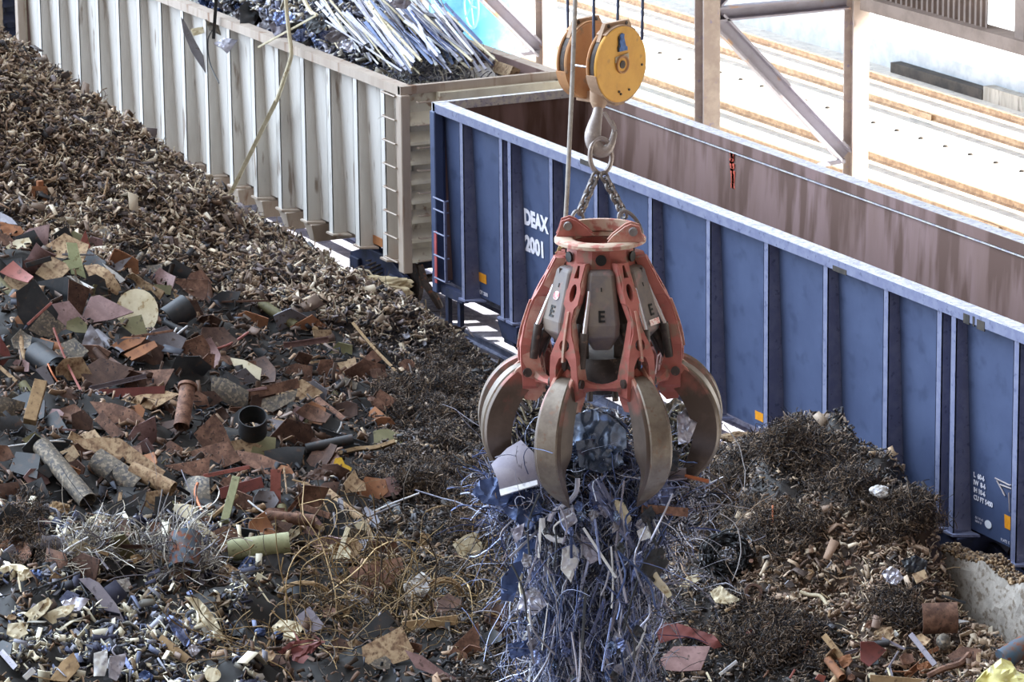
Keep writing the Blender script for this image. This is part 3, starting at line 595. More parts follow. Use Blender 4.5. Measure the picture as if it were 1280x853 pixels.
# covers between the tines
prof_out = [(308, .42), (320, .48), (345, .60), (375, .75), (405, .84), (425, .88), (445, .88), (465, .86)]
def rho_at(z):
    zs = [zy(p) for p, _ in prof_out]; 
    return float(np.interp(-z, [-q for q in zs], [r for _, r in prof_out]))
for k in range(6):
    ph = math.radians([0, 56, 101, 180, 259, 304][k])
    za, zb_, zc, zd = zy(341, .46), zy(408, .66), zy(422, .66), zy(438, .5)
    def sec(z, w, r0, r1): return [pol(ph, r0, -w*.7, z), pol(ph, r1-.05, -w, z), pol(ph, r1, -w*.78, z), pol(ph, r1, w*.78, z), pol(ph, r1-.05, w, z), pol(ph, r0, w*.7, z)]
    rows = [sec(za, .12, .2, .46), sec(za-.03, .145, .2, .50), sec(zb_, .2, .2, .66), sec(zc, .19, .2, .66), sec(zd, .1, .2, .50)]
    b = MB(); n = 6
    for r in rows: b.v += [tuple(p) for p in r]
    for i in range(4):
        for j in range(n): b.f.append((i*n+j, i*n+(j+1) % n, (i+1)*n+(j+1) % n, (i+1)*n+j))
    b.f += [tuple(range(n)), tuple(range(4*n, 5*n))]
    bo = b.build('cover', m_box, g, bevel=.012)
    # marking E, small slot and stickers on the face
    def face(t, f, o=.004):
        """t across, f 0..1 from top to the widest row"""
        z = za-.03+(zb_-za+.03)*f; r = .50+(.66-.50)*f; return pol(ph, r+o, t, z)
    def fbox(mb, t0, t1, f0, f1): 
        q = [face(t0, f0), face(t1, f0), face(t1, f1), face(t0, f1)]; nrm = (q[1]-q[0]).cross(q[3]-q[0]).normalized()*.004; mb.prism(q, -nrm)
    if k in (0, 1, 5):
        tm = MB(); c = {0: .0, 1: .03, 5: -.01}[k]
        fbox(tm, c-.035, c-.012, .70, .93); fbox(tm, c-.035, c+.035, .70, .745); fbox(tm, c-.035, c+.03, .79, .835); fbox(tm, c-.035, c+.035, .885, .93)
        tm.build('marking', m_blk, bo)
        tm = MB(); fbox(tm, -.008, .004, .25, .33); tm.build('small_slot', m_blk, bo)
        if k == 5:
            st = MB(); z = za-.03+(zb_-za+.03)*.5; st.lathe([(0, .002), (.05, .002), (.05, .006), (0, .006)], pol(ph, .58, 0, z), pol(ph, 1, 0, .4)-pol(ph, 0, 0, 0), 20); st.build('round_sticker', mat('sticker_red', 'c86468', 'e8d8d8', rough=.5, scale=22, th=(.5, .55)), bo)
        if k == 1:
            st = MB(); fbox(st, -.06, .13, 1.0, 1.12); st.build('sticker', mat('sticker_white', 'ead6d0', 'd08078', rough=.5, scale=26, th=(.5, .56)), bo)
# plates: outline with holes, bent round the profile
def plate2d(outer, holes, step=.03):
    c = bpy.data.curves.new('p', 'CURVE'); c.dimensions = '2D'; c.fill_mode = 'BOTH'
    for poly in [outer]+holes:
        sp = c.splines.new('POLY'); sp.points.add(len(poly)-1); sp.use_cyclic_u = True
        for q, (a, b) in zip(sp.points, poly): q.co = (a, b, 0, 1)
    o = bpy.data.objects.new('p', c); COL.objects.link(o); bpy.context.view_layer.update()
    me = bpy.data.meshes.new_from_object(o.evaluated_get(bpy.context.evaluated_depsgraph_get())); bpy.data.objects.remove(o)
    bm = bmesh.new(); bm.from_mesh(me); bmesh.ops.remove_doubles(bm, verts=bm.verts, dist=1e-5)
    for _ in range(3):
        e = [e for e in bm.edges if abs(e.verts[0].co.y-e.verts[1].co.y) > .12]
        if e: bmesh.ops.subdivide_edges(bm, edges=e, cuts=1)
    bmesh.ops.triangulate(bm, faces=bm.faces); return bm
def dens(poly, step=.05):
    out = []
    for (a, b), (c, d) in zip(poly, poly[1:]+poly[:1]):
        n = max(1, int(math.hypot(c-a, d-b)/step)); out += [(a+(c-a)*i/n, b+(d-b)*i/n) for i in range(n)]
    return out
def ell(cx, cy_, a, b, n=14): return [(cx+a*math.cos(2*math.pi*i/n), cy_+b*math.sin(2*math.pi*i/n)) for i in range(n)]
Z = lambda p, r=.0: zy(p, r)
half = [(308, .07), (330, .06), (338, .085), (352, .085), (357, .05), (372, .045), (385, .065), (398, .115), (412, .155), (440, .17), (462, .17), (468, .12)]
def arm_outline():
    R_ = [(w, Z(p+12)) for p, w in half]; L_ = [(-w, z) for w, z in R_[::-1]]
    inner = [(-.10, Z(478)), (-.095, Z(450)), (-.09, Z(436)), (-.05, Z(426)), (0, Z(423)), (.05, Z(426)), (.09, Z(436)), (.095, Z(450)), (.10, Z(478))]
    return dens(R_+inner[::-1]+L_)
arm_bm = plate2d(arm_outline(), [dens(ell(0, Z(352), .038, .09)), dens([(-.03, Z(336)), (.03, Z(336)), (.012, Z(322)), (-.012, Z(322))]), dens(ell(0, Z(411), .06, .065))])
def bend_solid(bm0, fn0, fn1):
    bm = bm0; V = [v.co.copy() for v in bm.verts]; n = len(V); fs = [tuple(v.index for v in f.verts) for f in bm.faces]
    mb = MB(); mb.v = [tuple(fn0(v.x, v.y)) for v in V]+[tuple(fn1(v.x, v.y)) for v in V]
    mb.f = list(fs)+[tuple(n+i for i in f[::-1]) for f in fs]
    for e in bm.edges:
        if e.is_boundary: a, b = e.verts[0].index, e.verts[1].index; mb.f.append((a, b, n+b, n+a))
    return mb
arm_bm.verts.ensure_lookup_table(); arm_bm.verts.index_update()
def smooth_poly(P, n=5):
    """Catmull-Rom through 2-D points"""
    out = []; Q = [P[0]]+P+[P[-1]]
    for i in range(1, len(Q)-2):
        for k in range(n):
            t = k/n; a, b, c, d = Q[i-1], Q[i], Q[i+1], Q[i+2]
            out.append(tuple(.5*((2*b[j])+(-a[j]+c[j])*t+(2*a[j]-5*b[j]+4*c[j]-d[j])*t*t+(-a[j]+3*b[j]-3*c[j]+d[j])*t**3) for j in range(len(b))))
    return out+[P[-1]]
OUT = [(.80, 450), (.97, 457), (1.15, 477), (1.28, 508), (1.30, 543), (1.21, 570), (1.05, 590), (.80, 612)]
INN = [(.62, 478), (.72, 474), (.86, 487), (.97, 512), (1.01, 540), (.97, 562), (.90, 583), (.785, 611)]
OW = [.085, .125, .15, .16, .16, .155, .12, .014]; IW = [.08, .11, .14, .155, .15, .06, .03, .008]
for k in range(6):
    ph = math.radians([28, 84, 118, 242, 276, 332][k])
    def r0(z): return rho_at(z)
    ao = bend_solid(arm_bm, lambda t, z: pol(ph, r0(z)+.02, t, z), lambda t, z: pol(ph, r0(z)-.06-.10*min(1, abs(t)/.17), t*.94, z-.01)).build('arm', m_gred, g)
    # cheek plates: the deep sides of the arm
    for s in (-1, 1):
        q = [(308, .05), (340, .06), (372, .05), (402, .08), (425, .13), (450, .17), (472, .15), (480, .08)]
        ck = MB(); F0, F1 = [], []
        for p, d in q:
            z = Z(p+12); w = np.interp(p, [a for a, _ in half], [b for _, b in half]); F0.append((r0(z), w-.035, z)); F1.append((r0(z)-d-.05, w-.035, z-.02))
        n = len(q); 
        for (r_, w_, z_) in F0+F1: ck.v.append(tuple(pol(ph, r_, s*w_, z_)))
        for (r_, w_, z_) in F0+F1: ck.v.append(tuple(pol(ph, r_, s*(w_+.035), z_)))
        for i in range(n-1): ck.f += [(i, i+1, n+i+1, n+i), (2*n+i, 3*n+i, 3*n+i+1, 2*n+i+1), (i, 2*n+i, 2*n+i+1, i+1), (n+i, n+i+1, 3*n+i+1, 3*n+i)]
        ck.f += [(0, n, 3*n, 2*n), (n-1, 3*n-1, 4*n-1, 2*n-1)]; ck.build('cheek', m_gredl if s > 0 else m_gred, ao)
    sp = MB(); zz_ = [Z(p) for p in (372, 385, 400, 415, 430)]
    sp.prism([pol(ph, r0(z)+.045, -.012, z) for z in zz_]+[pol(ph, r0(z)-.03, -.012, z) for z in zz_[::-1]], pol(ph, 0, .024, 0)); sp.build('spine', m_gredl, ao)
    # hydraulic cylinder inside the arm and chrome rod beside it
    c = MB(); c.tube([pol(ph, .5, 0, Z(395)), pol(ph, .66, 0, Z(425)), pol(ph, .80, 0, Z(462))], [.055, .06, .05], 12)
    c.tube([pol(ph, .8, -.07, Z(462)), pol(ph, .8, .07, Z(462))], .05, 12); c.build('cylinder', m_cyl, g, smooth=True)
    sg_ = (1, -1, 1, -1, 1, 1)[k]; c = MB(); c.tube([pol(ph, .52, sg_*.13, Z(352)), pol(ph, .72, sg_*.16, Z(402))], .03, 12); co = c.build('rod', m_chrome, g, smooth=True)
    c = MB(); c.tube([pol(ph, .70, sg_*.16, Z(398)), pol(ph, .76, sg_*.14, Z(440))], .05, 12); c.build('rod_sleeve', m_cyl, co, smooth=True)
    # tine
    op = math.radians(13) if k in (2, 3) else 0.; hr, hz_ = .8, Z(457)
    def opn(r_, z_): a, b = r_-hr, z_-hz_; return hr+a*math.cos(op)-b*math.sin(op), hz_+a*math.sin(op)+b*math.cos(op)
    A = smooth_poly([(*opn(r_, Z(p)), w_) for (r_, p), w_ in zip(OUT, OW)], 5); B = smooth_poly([(*opn(r_, Z(p)), w_) for (r_, p), w_ in zip(INN, IW)], 5)
    t = MB(); m_ = len(A)
    for a, b in zip(A, B):
        ch = .025*min(1, a[2]/.1)
        dx, dz = b[0]-a[0], b[1]-a[1]; l = max(math.hypot(dx, dz), 1e-4); ux, uz = dx/l*ch, dz/l*ch
        for (r_, z_, w_) in ((a[0]+ux, a[1]+uz, -a[2]), (a[0], a[1], -a[2]*.8), (a[0], a[1], a[2]*.8), (a[0]+ux, a[1]+uz, a[2]), (b[0], b[1], b[2]), (b[0], b[1], -b[2])): t.v.append(tuple(pol(ph, r_, w_, z_)))
    for i in range(m_-1):
        for j in range(6): t.f.append((i*6+j, i*6+(j+1) % 6, (i+1)*6+(j+1) % 6, (i+1)*6+j))
    t.f += [tuple(range(6)), tuple(range((m_-1)*6, m_*6))]
    to = t.build('tine', m_tine, g, smooth=True)
    # worn outer strap following the tine, with its bolt
    st = MB()
    for a in A[1:-3]:
        for (dr, w_) in ((.0, -.78), (.018, -.7), (.018, .7), (.0, .78)): st.v.append(tuple(pol(ph, a[0]+dr, a[2]*w_, a[1]+dr*.3)))
    q = len(A[1:-3])
    for i in range(q-1):
        for j in range(4): st.f.append((i*4+j, i*4+(j+1) % 4, (i+1)*4+(j+1) % 4, (i+1)*4+j))
    st.f += [(0, 1, 2, 3), tuple(range(q*4-4, q*4))]; st.build('wear_strap', m_tedge, to, smooth=True)
    f = MB()
    for s in (-1, 1):
        f.prism([pol(ph, .62, s*.10-.02, Z(484)), pol(ph, .66, s*.10-.02, Z(452)), pol(ph, .78, s*.10-.02, Z(440)), pol(ph, .95, s*.10-.02, Z(455)), pol(ph, 1.02, s*.10-.02, Z(466)), pol(ph, .8, s*.10-.02, Z(482))], pol(ph, 0, .04, 0))
    f.build('fork', m_gredl, to, bevel=.006)
    MB().tube([pol(ph, .83, -.2, Z(457)), pol(ph, .83, .2, Z(457))], .05, 14).build('hinge_pin', m_cyl, to, smooth=True)
    # curved web joining this arm to the next at the bottom
    ph2 = math.radians([84, 118, 242, 276, 332, 388][k]); wb = MB(); rows = []
    for i in range(11):
        u = i/10; a = ph+(ph2-ph)*u; sag = 4*u*(1-u); r_ = .80-.06*sag; zt_ = Z(441+20*sag); zbm = Z(476-9*sag)
        rows += [pol(a, r_, 0, zt_), pol(a, r_+.03, 0, (zt_+zbm)/2), pol(a, r_, 0, zbm), pol(a, r_-.08, 0, zbm), pol(a, r_-.08, 0, zt_)]
    wb.v = [tuple(v) for v in rows]
    for i in range(10):
        for j in range(5): wb.f.append((i*5+j, i*5+(j+1) % 5, (i+1)*5+(j+1) % 5, (i+1)*5+j))
    wb.build('collar_web', m_gred, g)
b = MB(); b.lathe([(0, Z(440)), (.35, Z(440)), (.42, Z(455)), (.40, Z(470)), (.28, Z(480)), (.2, Z(488)), (0, Z(488))], n=20)
b.tube([(-.12, -.3, Z(470)), (-.13, -.32, Z(492))], .035, 8); b.tube([(.14, -.3, Z(470)), (.15, -.33, Z(492))], .035, 8); b.build('centre_body', m_cyl, g, smooth=True)
for s in (-1, 1):
    MB().beam((s*.3, -.1, Z(330)), (s*.28, -.1, Z(470)), .3, .3, (0, 1, 0)).build('inner_body', m_cyl, g)
# lifting shackles, chains, ring, hook
def chain(P, Q, n, r, lk, label, name='chain'):
    mb = MB(); P = Vector(P); Q = Vector(Q); d = (Q-P); ln = d.length; d.normalize(); a = d.orthogonal().normalized(); b = d.cross(a)
    for i in range(n):
        c = P+d*(ln*(i+.5)/n); u = (a*math.cos(.5)+b*math.sin(.5)) if i % 2 else (b*math.cos(.5)-a*math.sin(.5)); h = ln/n*.5+r*1.3; w_ = r*2.5
        mb.tube([c+d*(h*math.cos(t)*1.0)+u*(w_*math.sin(t)) for t in [j*math.pi/5 for j in range(10)]], r, 6, close=True)
    return tag(mb.build(name, m_chain, at=P, smooth=True), label, 'chain')
def wp(px, py, dd=0.): return at_d(px, py, GD+dd)
def ringlink(C, u, v, a, b, r, name, label, m=m_chain):
    mb = MB(); mb.tube([C+u*(a*math.cos(t))+v*(b*math.sin(t)) for t in [j*math.pi/12 for j in range(24)]], r, 8, close=True); return tag(mb.build(name, m, at=C, smooth=True), label, 'ring')
K0 = wp(748.5, 213)
chain(wp(745, 218), wp(725, 266), 7, .019, 0, 'left steel chain between the hook ring and the grab crown')
chain(wp(754, 218), wp(781, 270), 8, .019, 0, 'right steel chain between the hook ring and the grab crown')
Zv = Vector((0, 0, 1)); rr_ = RT.copy(); rr_.z = 0; rr_.normalize()
ringlink(wp(722, 279), (rr_*.8+FW*.6).normalized(), Zv, .085, .14, .021, 'shackle_ring', 'left shackle ring on the grab crown')
ringlink(wp(788, 284), (rr_+Zv*-.25).normalized(), (Zv+rr_*-.3).normalized(), .12, .19, .021, 'shackle_ring', 'right shackle ring on the grab crown')
ringlink(wp(751, 195), (rr_+FW*.4).normalized(), Zv, .13, .2, .028, 'lifting_ring', 'oval steel ring hung in the crane hook above the chains', m_hook)
hk = [(748.5,122,12),(748,135,12),(746,146,14),(743,158,18),(741,170,21),(743,181,20),(750,189,17),(758,188,14),(764,180,10),(767,170,8),(768,160,6),(765,150,3)]
hk = smooth_poly([(a, b, c) for a, b, c in hk], 4)
e = empty('crane_hook', wp(748, 120), 'grey steel crane hook hanging beneath the yellow pulley block', 'hook')
h = MB(); h.tube([wp(a, b) for a, b, c in hk], [c*.5/PXM for a, b, c in hk], 14); h.build('hook_body', m_hook, e, smooth=True)
h = MB(); h.beam(wp(755, 140, -.12), wp(769, 163, -.1), .05, .03); h.tube([wp(766, 163, -.08), wp(771, 162, -.08)], .02, 6); h.build('safety_latch', m_hook, e)
# pulley block: two sheaves
m_yel = mat('pulley_yellow', 'e6b052', 'dca44c', 'c69454', rough=.5, scale=4, bump=.03, th3=(.62, .75)); m_yor = mat('pulley_orange', 'c29468', 'b4845c', '9a8068', rough=.55, scale=3, bump=.05)
m_plate = mat('pulley_frame', 'b0937a', 'a0866e', 'c2a98c', rough=.6, scale=5); m_rope = mat('wire_rope', '3a4258', '4a5268', rough=.5, metal=.4, scale=60)
PC = wp(777, 80.5); rt_ = rr_; away = FW.copy(); away.z = 0; away.normalize()
AX = (rt_*.74-away*.67).normalized()          # axle, towards the camera and to the right
e = empty('pulley_block', wp(748, 80), 'yellow two-sheave crane pulley block above the hook', 'pulley block')
R = .425
def disc(c0, c1, r, prof, name, m, par): return MB().lathe(prof, PC, AX, 48).build(name, m, par, smooth=True)
for k, (o0, nm, m_) in enumerate(((-.0, 'cover_disc', m_yel), (-.44, 'cover_disc', m_yor))):
    d = MB().lathe([(0, o0), (R*.98, o0), (R, o0-.012), (R, o0-.035), (0, o0-.035)], PC, AX, 56).build(nm, m_, e, smooth=True)
    MB().lathe([(0, o0-.05), (R*.84, o0-.05), (R*.84, o0-.055), (R*.78, o0-.075), (R*.84, o0-.1), (R*.95, o0-.11), (R*.95, o0-.06), (0, o0-.06)], PC, AX, 40).build('sheave', m_cyl, e, smooth=True)
    MB().lathe([(0, o0-.125), (R*.98, o0-.125), (R, o0-.14), (R*.96, o0-.165), (R*.5, o0-.19), (0, o0-.19)], PC, AX, 56).build('back_disc', m_yor, e, smooth=True)
    # rim guard over the lower half and the arched top plate
    u_ = Vector((0, 0, 1)); u_ = (u_-AX*u_.dot(AX)).normalized(); v_ = AX.cross(u_); gd = MB(); n = 22
    for t0, t1 in ((math.pi*.56, math.pi*1.44), (-.62, .62)):
        base = len(gd.v)
        for i in range(n+1):
            a = t0+(t1-t0)*i/n; rd = u_*math.cos(a)+v_*math.sin(a)
            for rr2, oo in ((R*.96, o0-.01), (R*1.03, o0-.01), (R*1.03, o0-.15), (R*.96, o0-.15)): gd.v.append(tuple(PC+AX*oo+rd*rr2))
        for i in range(n):
            for j in range(4): gd.f.append((base+i*4+j, base+i*4+(j+1) % 4, base+(i+1)*4+(j+1) % 4, base+(i+1)*4+j))
        gd.f += [tuple(base+j for j in range(4)), tuple(base+n*4+j for j in range(4))]
    gd.build('rim_guard', m_plate if k == 0 else m_yor, e)
    tp = MB(); T_ = [(-.3, .28), (-.2, .47), (.2, .47), (.3, .28)]
    tp.prism([PC+AX*(o0-.06)+v_*a+u_*b for a, b in T_], AX*-.05); tp.build('top_plate', m_plate, e)
    for s in (-.15, .15): MB().lathe([(0, o0-.05), (.02, o0-.05), (.02, o0-.13), (0, o0-.13)], PC+v_*s+u_*.44, AX, 10).build('bolt', m_cyl, e)
MB().lathe([(.0, .01), (.1, .01), (.1, .0), (.0, .0)], PC+AX*.002, AX, 28).build('boss', m_yel, e)
MB().lathe([(.075, .012), (.09, .03), (.1, .03), (.1, .0), (.075, .0)], PC, AX, 28).build('boss_ring', m_yor, e, smooth=True)
MB().lathe([(0, .02), (.045, .02), (.045, .0), (0, .0)], PC, AX, 18).build('axle_end', m_cyl, e)
for a, b in ((.12, -.30), (-.02, -.33), (.34, -.05), (-.05, -.3)): MB().lathe([(0, .012), (.014, .012), (.014, .0), (0, .0)], PC+v_*-a+u_*b, AX, 8).build('bolt', m_cyl, e)
# blue badge and worn name plate on the yellow disc
def onface(a, b, o=.004): return PC+v_*(-a)+u_*b+AX*o
bs = MB(); sgn = 1
out = [(-.05, .15), (-.05, .19), (-.03, .2), (-.045, .26), (-.03, .30), (-.035, .335), (0, .35), (.035, .335), (.03, .30), (.05, .23), (.06, .2), (.085, .19), (.085, .15)]
bs.prism([onface(-a if False else a, b) for a, b in out], AX*.012); bs.build('badge', mat('badge_blue', '4f78b8', '3c5a90', rough=.5, scale=20), e)
sh = MB(); sh.prism([onface(a, b) for a, b in [(-.07, .15), (-.05, .15), (-.05, .2), (-.045, .27), (-.05, .33), (-.065, .3), (-.06, .22), (-.075, .2)]], AX*.009); sh.build('badge_edge', m_blk, e)
np_ = MB(); np_.prism([onface(a, b) for a, b in [(-.115, .03), (.115, .05), (.11, .115), (-.11, .095)]], AX*.006); np_.build('name_plate', mat('name_plate_metal', 'cbb893', 'a39a8a', '6b6660', rough=.5, scale=14), e)
bt = MB()
for a in (-.42, -.38): pass
bt.tube([PC+AX*-.2+v_*.36, PC+AX*-.44+v_*.36], .016, 8); bt.tube([PC+AX*-.2-v_*.3+u_*-.1, PC+AX*-.44-v_*.3+u_*-.1], .016, 8); bt.build('spacer_bar', m_chrome, e)
kk = MB(); c0 = wp(748.5, 121); kk.beam(PC+AX*-.03+u_*-.4, PC+AX*-.6+u_*-.4, .16, .12, (0, 0, 1)); kk.lathe([(0, -.12), (.07, -.12), (.1, -.05), (.1, .08), (0, .08)], c0, (0, 0, 1), 18); kk.build('crosshead', m_plate, e, smooth=True)
# wire ropes and the hanging hose
def rope(px0, py0, px1, py1, dd, r, label, name='wire_rope', m=m_rope, up=3.5):
    a = wp(px1, py1, dd); b = wp(px0, py0, dd); d = (b-a).normalized(); top = b+d*up
    return tag(MB().tube([a, top], r, 8).build(name, m, at=a, smooth=True), label, 'rope' if name == 'wire_rope' else 'hose')
rope(709.5, 0, 710.5, 78, .42, .017, 'leftmost dark wire rope, entering the rear sheave'); rope(742.2, 0, 742.2, 84, -.05, .017, 'second dark wire rope, running down the slot of the front sheave')
rope(772.5, 0, 772, 26, .3, .017, 'short dark wire rope rising from behind the top of the pulley'); rope(803.3, 0, 802.5, 50, -.1, .017, 'rightmost dark wire rope, meeting the right edge of the yellow disc')
m_hose = mat('hose_buff', 'a09a92', '8a8480', 'b5aa98', rough=.7, scale=12)
a = wp(705.5, 300, -.3); hz = MB(); hz.tube([a, wp(709, 240, -.3), wp(715.5, 100, -.3), wp(719, 0, -.3), wp(721, -60, -.3), wp(724, -260, -.3)], .026, 10)
tag(hz.build('supply_hose', m_hose, at=a, smooth=True), 'pale supply hose hanging beside the pulley down to the grab crown', 'hose')
kn = MB()
for i in range(9):
    P = [wp(706+rng.normal()*2+j*rng.uniform(.3, 1.6), 296+j*rng.uniform(3, 7), -.42+rng.uniform(-.05, .05)) for j in range(7)]; kn.tube(P, .012, 5)
for i in range(5):
    P = [wp(704-j*rng.uniform(1.0, 2.6), 302+j*rng.uniform(2, 5), -.40) for j in range(6)]; kn.tube(P, .009, 5)
tag(kn.build('frayed_binding', mat('binding_cord', 'a8966c', '8a7a58', rough=.9, scale=30), at=wp(706, 300, -.4), smooth=True), 'frayed buff cord binding knotted round the hose at the grab crown', 'cord')
# ================================================================== concrete wall at the right
XA, XZ = on_y(1152, 680, -2.75).x, 26.5; top = []; xx = XA; i = 0
cw = MB(); nxw = 70; nzw = 12; L_ = XZ-XA
def wtop(x):
    b = 1.36+.02*(x-XA); u = x-on_y(1232, 690, -2.7).x
    return b+float(vnoise(np.array([x*3.1]), np.array([.5]), 31)[0])*.14+float(vnoise(np.array([x*9]), np.array([.5]), 32)[0])*.06+.1*math.exp(-(u/.25)**2)-.25*max(0, 1-(x-XA)/.35)
V = []; Fw = []
for s, y0 in ((0, -2.75), (1, -2.4)):
    for i in range(nxw+1):
        for j in range(nzw+1):
            x = XA+L_*i/nxw; z = -.25+(wtop(x)+.25)*j/nzw
            n_ = float(vnoise(np.array([x*4]), np.array([z*4+s*50]), 33)[0])*.05+float(vnoise(np.array([x*14]), np.array([z*5+s*50]), 34)[0])*.025
            V.append((x+(.03*n_ if i else n_*1.5), y0+n_+(.05*(j/nzw)**6 if s == 0 else -.05*(j/nzw)**6), z))
cw.v = V; M1 = (nxw+1)*(nzw+1)
q = lambda s, i, j: s*M1+i*(nzw+1)+j
for s in (0, 1):
    for i in range(nxw):
        for j in range(nzw): cw.f.append((q(s, i, j), q(s, i+1, j), q(s, i+1, j+1), q(s, i, j+1)))
for i in range(nxw): cw.f.append((q(0, i, nzw), q(0, i+1, nzw), q(1, i+1, nzw), q(1, i, nzw)))
for j in range(nzw): cw.f += [(q(0, 0, j), q(0, 0, j+1), q(1, 0, j+1), q(1, 0, j)), (q(0, nxw, j), q(0, nxw, j+1), q(1, nxw, j+1), q(1, nxw, j))]
m_cwall = mat('rough_concrete', '9a948c', 'aca59c', '776c60', rough=.95, scale=5, bump=1.0, streak=False, th3=(.52, .64))
tag(cw.build('concrete_wall', m_cwall, at=(XA, -2.7, -.2), smooth=False), 'low rough concrete retaining wall with broken top, lower right', 'wall', kind='structure')
dm = MB(); V, Fq = [], []
n = 2200; xs_ = rng.uniform(XA+.05, XA+4.5, n); A = []
cvv = []; 
for k in range(n):
    x = xs_[k]; A.append((x, -2.7+rng.uniform(0, .3), wtop(x)+rng.uniform(-.01, .04)))
A = np.array(A); c8 = rng.normal(size=(n, 8, 3))*np.array([.03, .03, .018])+A[:, None]
sg = np.array([(-1,-1,-1),(1,-1,-1),(1,1,-1),(-1,1,-1),(-1,-1,1),(1,-1,1),(1,1,1),(-1,1,1)])
c8 = A[:, None]+sg[None]*rng.uniform(.006, .028, (n, 1, 3))+rng.normal(0, .006, (n, 8, 3))
ff = np.array([(0,3,2,1),(4,5,6,7),(0,1,5,4),(1,2,6,5),(2,3,7,6),(3,0,4,7)]); FF = (ff[None]+(np.arange(n)*8)[:, None, None]).reshape(-1, 4)
pl = np.array([lin(c) for c in ('8d7458', '6b5642', 'a58c6c', '55483c')]); T = np.repeat(pl[rng.integers(0, 4, n)], 8, 0)
tag(np_mesh('dirt_on_wall', c8.reshape(-1, 3), FF, T, m_heap), 'brown dirt and crumbs lying along the top of the concrete wall', 'dirt', kind='stuff')
# ================================================================== pieces lying on the heap
K = {}
def km(key, *a, **k): K[key] = mat('scrap_'+key, *a, **k)
km('rust', '5f4438', '8a6856', '43332e', rough=.75, scale=8, bump=.4, rnd=.25, metal=.1); km('drust', '4d3830', '654c40', '2c2425', rough=.7, scale=8, bump=.4, rnd=.25, metal=.15)
km('orust', 'a07050', '8a6048', '6d4c3c', rough=.85, scale=5, rnd=.15); km('lav', '7d6260', '947876', '5c4844', rough=.55, scale=6, rnd=.12, metal=.15)
km('tan', 'b49c7c', '8c7056', '6d5440', rough=.8, scale=8, bump=.4, rnd=.12, th3=(.5, .66)); km('cream', 'd8cfb4', 'c4b898', 'a08a66', rough=.7, scale=4, rnd=.08)
km('white', 'dcdcd8', 'c9cad0', 'a5a6b0', rough=.5, scale=6, rnd=.06); km('dark', '2c2f33', '3a3a3c', '4d3d36', rough=.5, scale=4, rnd=.2, metal=.2)
km('grey', '77757c', '88868c', '5d5450', rough=.5, scale=5, rnd=.15, metal=.3); km('blue', '34446a', '4a5a80', '222c44', rough=.3, scale=5, rnd=.2, metal=.3)
km('lavg', '85818e', '949099', '67636e', rough=.45, scale=5, rnd=.1, metal=.25); km('red', '7a4440', '6a3c3a', '523834', rough=.6, scale=5, rnd=.1)
km('green', 'a8b088', 'b8bf98', '8e8f6a', rough=.7, scale=6); km('olive', '6d6a4c', '7d7858', '54503c', rough=.6, scale=4, rnd=.15); km('wood', 'a08664', '8a7254', '6d5640', rough=.85, scale=7, rnd=.12)
km('steelb', '59658c', '8790b0', '343e60', rough=.25, scale=9, rnd=.25, metal=.7); km('silver', 'b8b8c4', '9a9aa8', '7a7a88', rough=.3, scale=7, rnd=.2, metal=.6)
km('yellow', 'e0b83c', 'c99a30', '8a6a2c', rough=.5, scale=5); km('paleyel', 'ece6a0', 'dcd488', 'f0ecc4', rough=.5, scale=4); km('mott', '6d665c', '4d4d50', '8f8474', rough=.65, scale=9, metal=.2, th3=(.5, .6))
km('bluerust', '4d6478', '6a5a50', '7d4c38', rough=.7, scale=5, th3=(.5, .6)); km('copper', 'b06a48', 'c07a58', rough=.4, metal=.5); km('black', '1d1f24', '24262a', rough=.35, scale=3); km('rock', 'd2c4a0', 'b8a684', '98825e', rough=.9, scale=4, bump=.8)
km('red2', 'a0625a', '8c544c', '70483e', rough=.6, scale=5); km('sage', '8a8c6a', '9a9a78', '6d6a50', rough=.7, scale=5)
LABELS = {}
BV = -FW
def nrm_of(tx, ty): return (BV+UP*tx+RT*ty).normalized()
def base_pt(px, py, depth, lift):
    if isinstance(depth, tuple): return on_z(px, py, depth[1]) if depth[0] == 'z' else on_y(px, py, depth[1])
    if depth is not None: return at_d(px, py, depth)
    P = hit(px, py); return P+BV*(lift+.12)
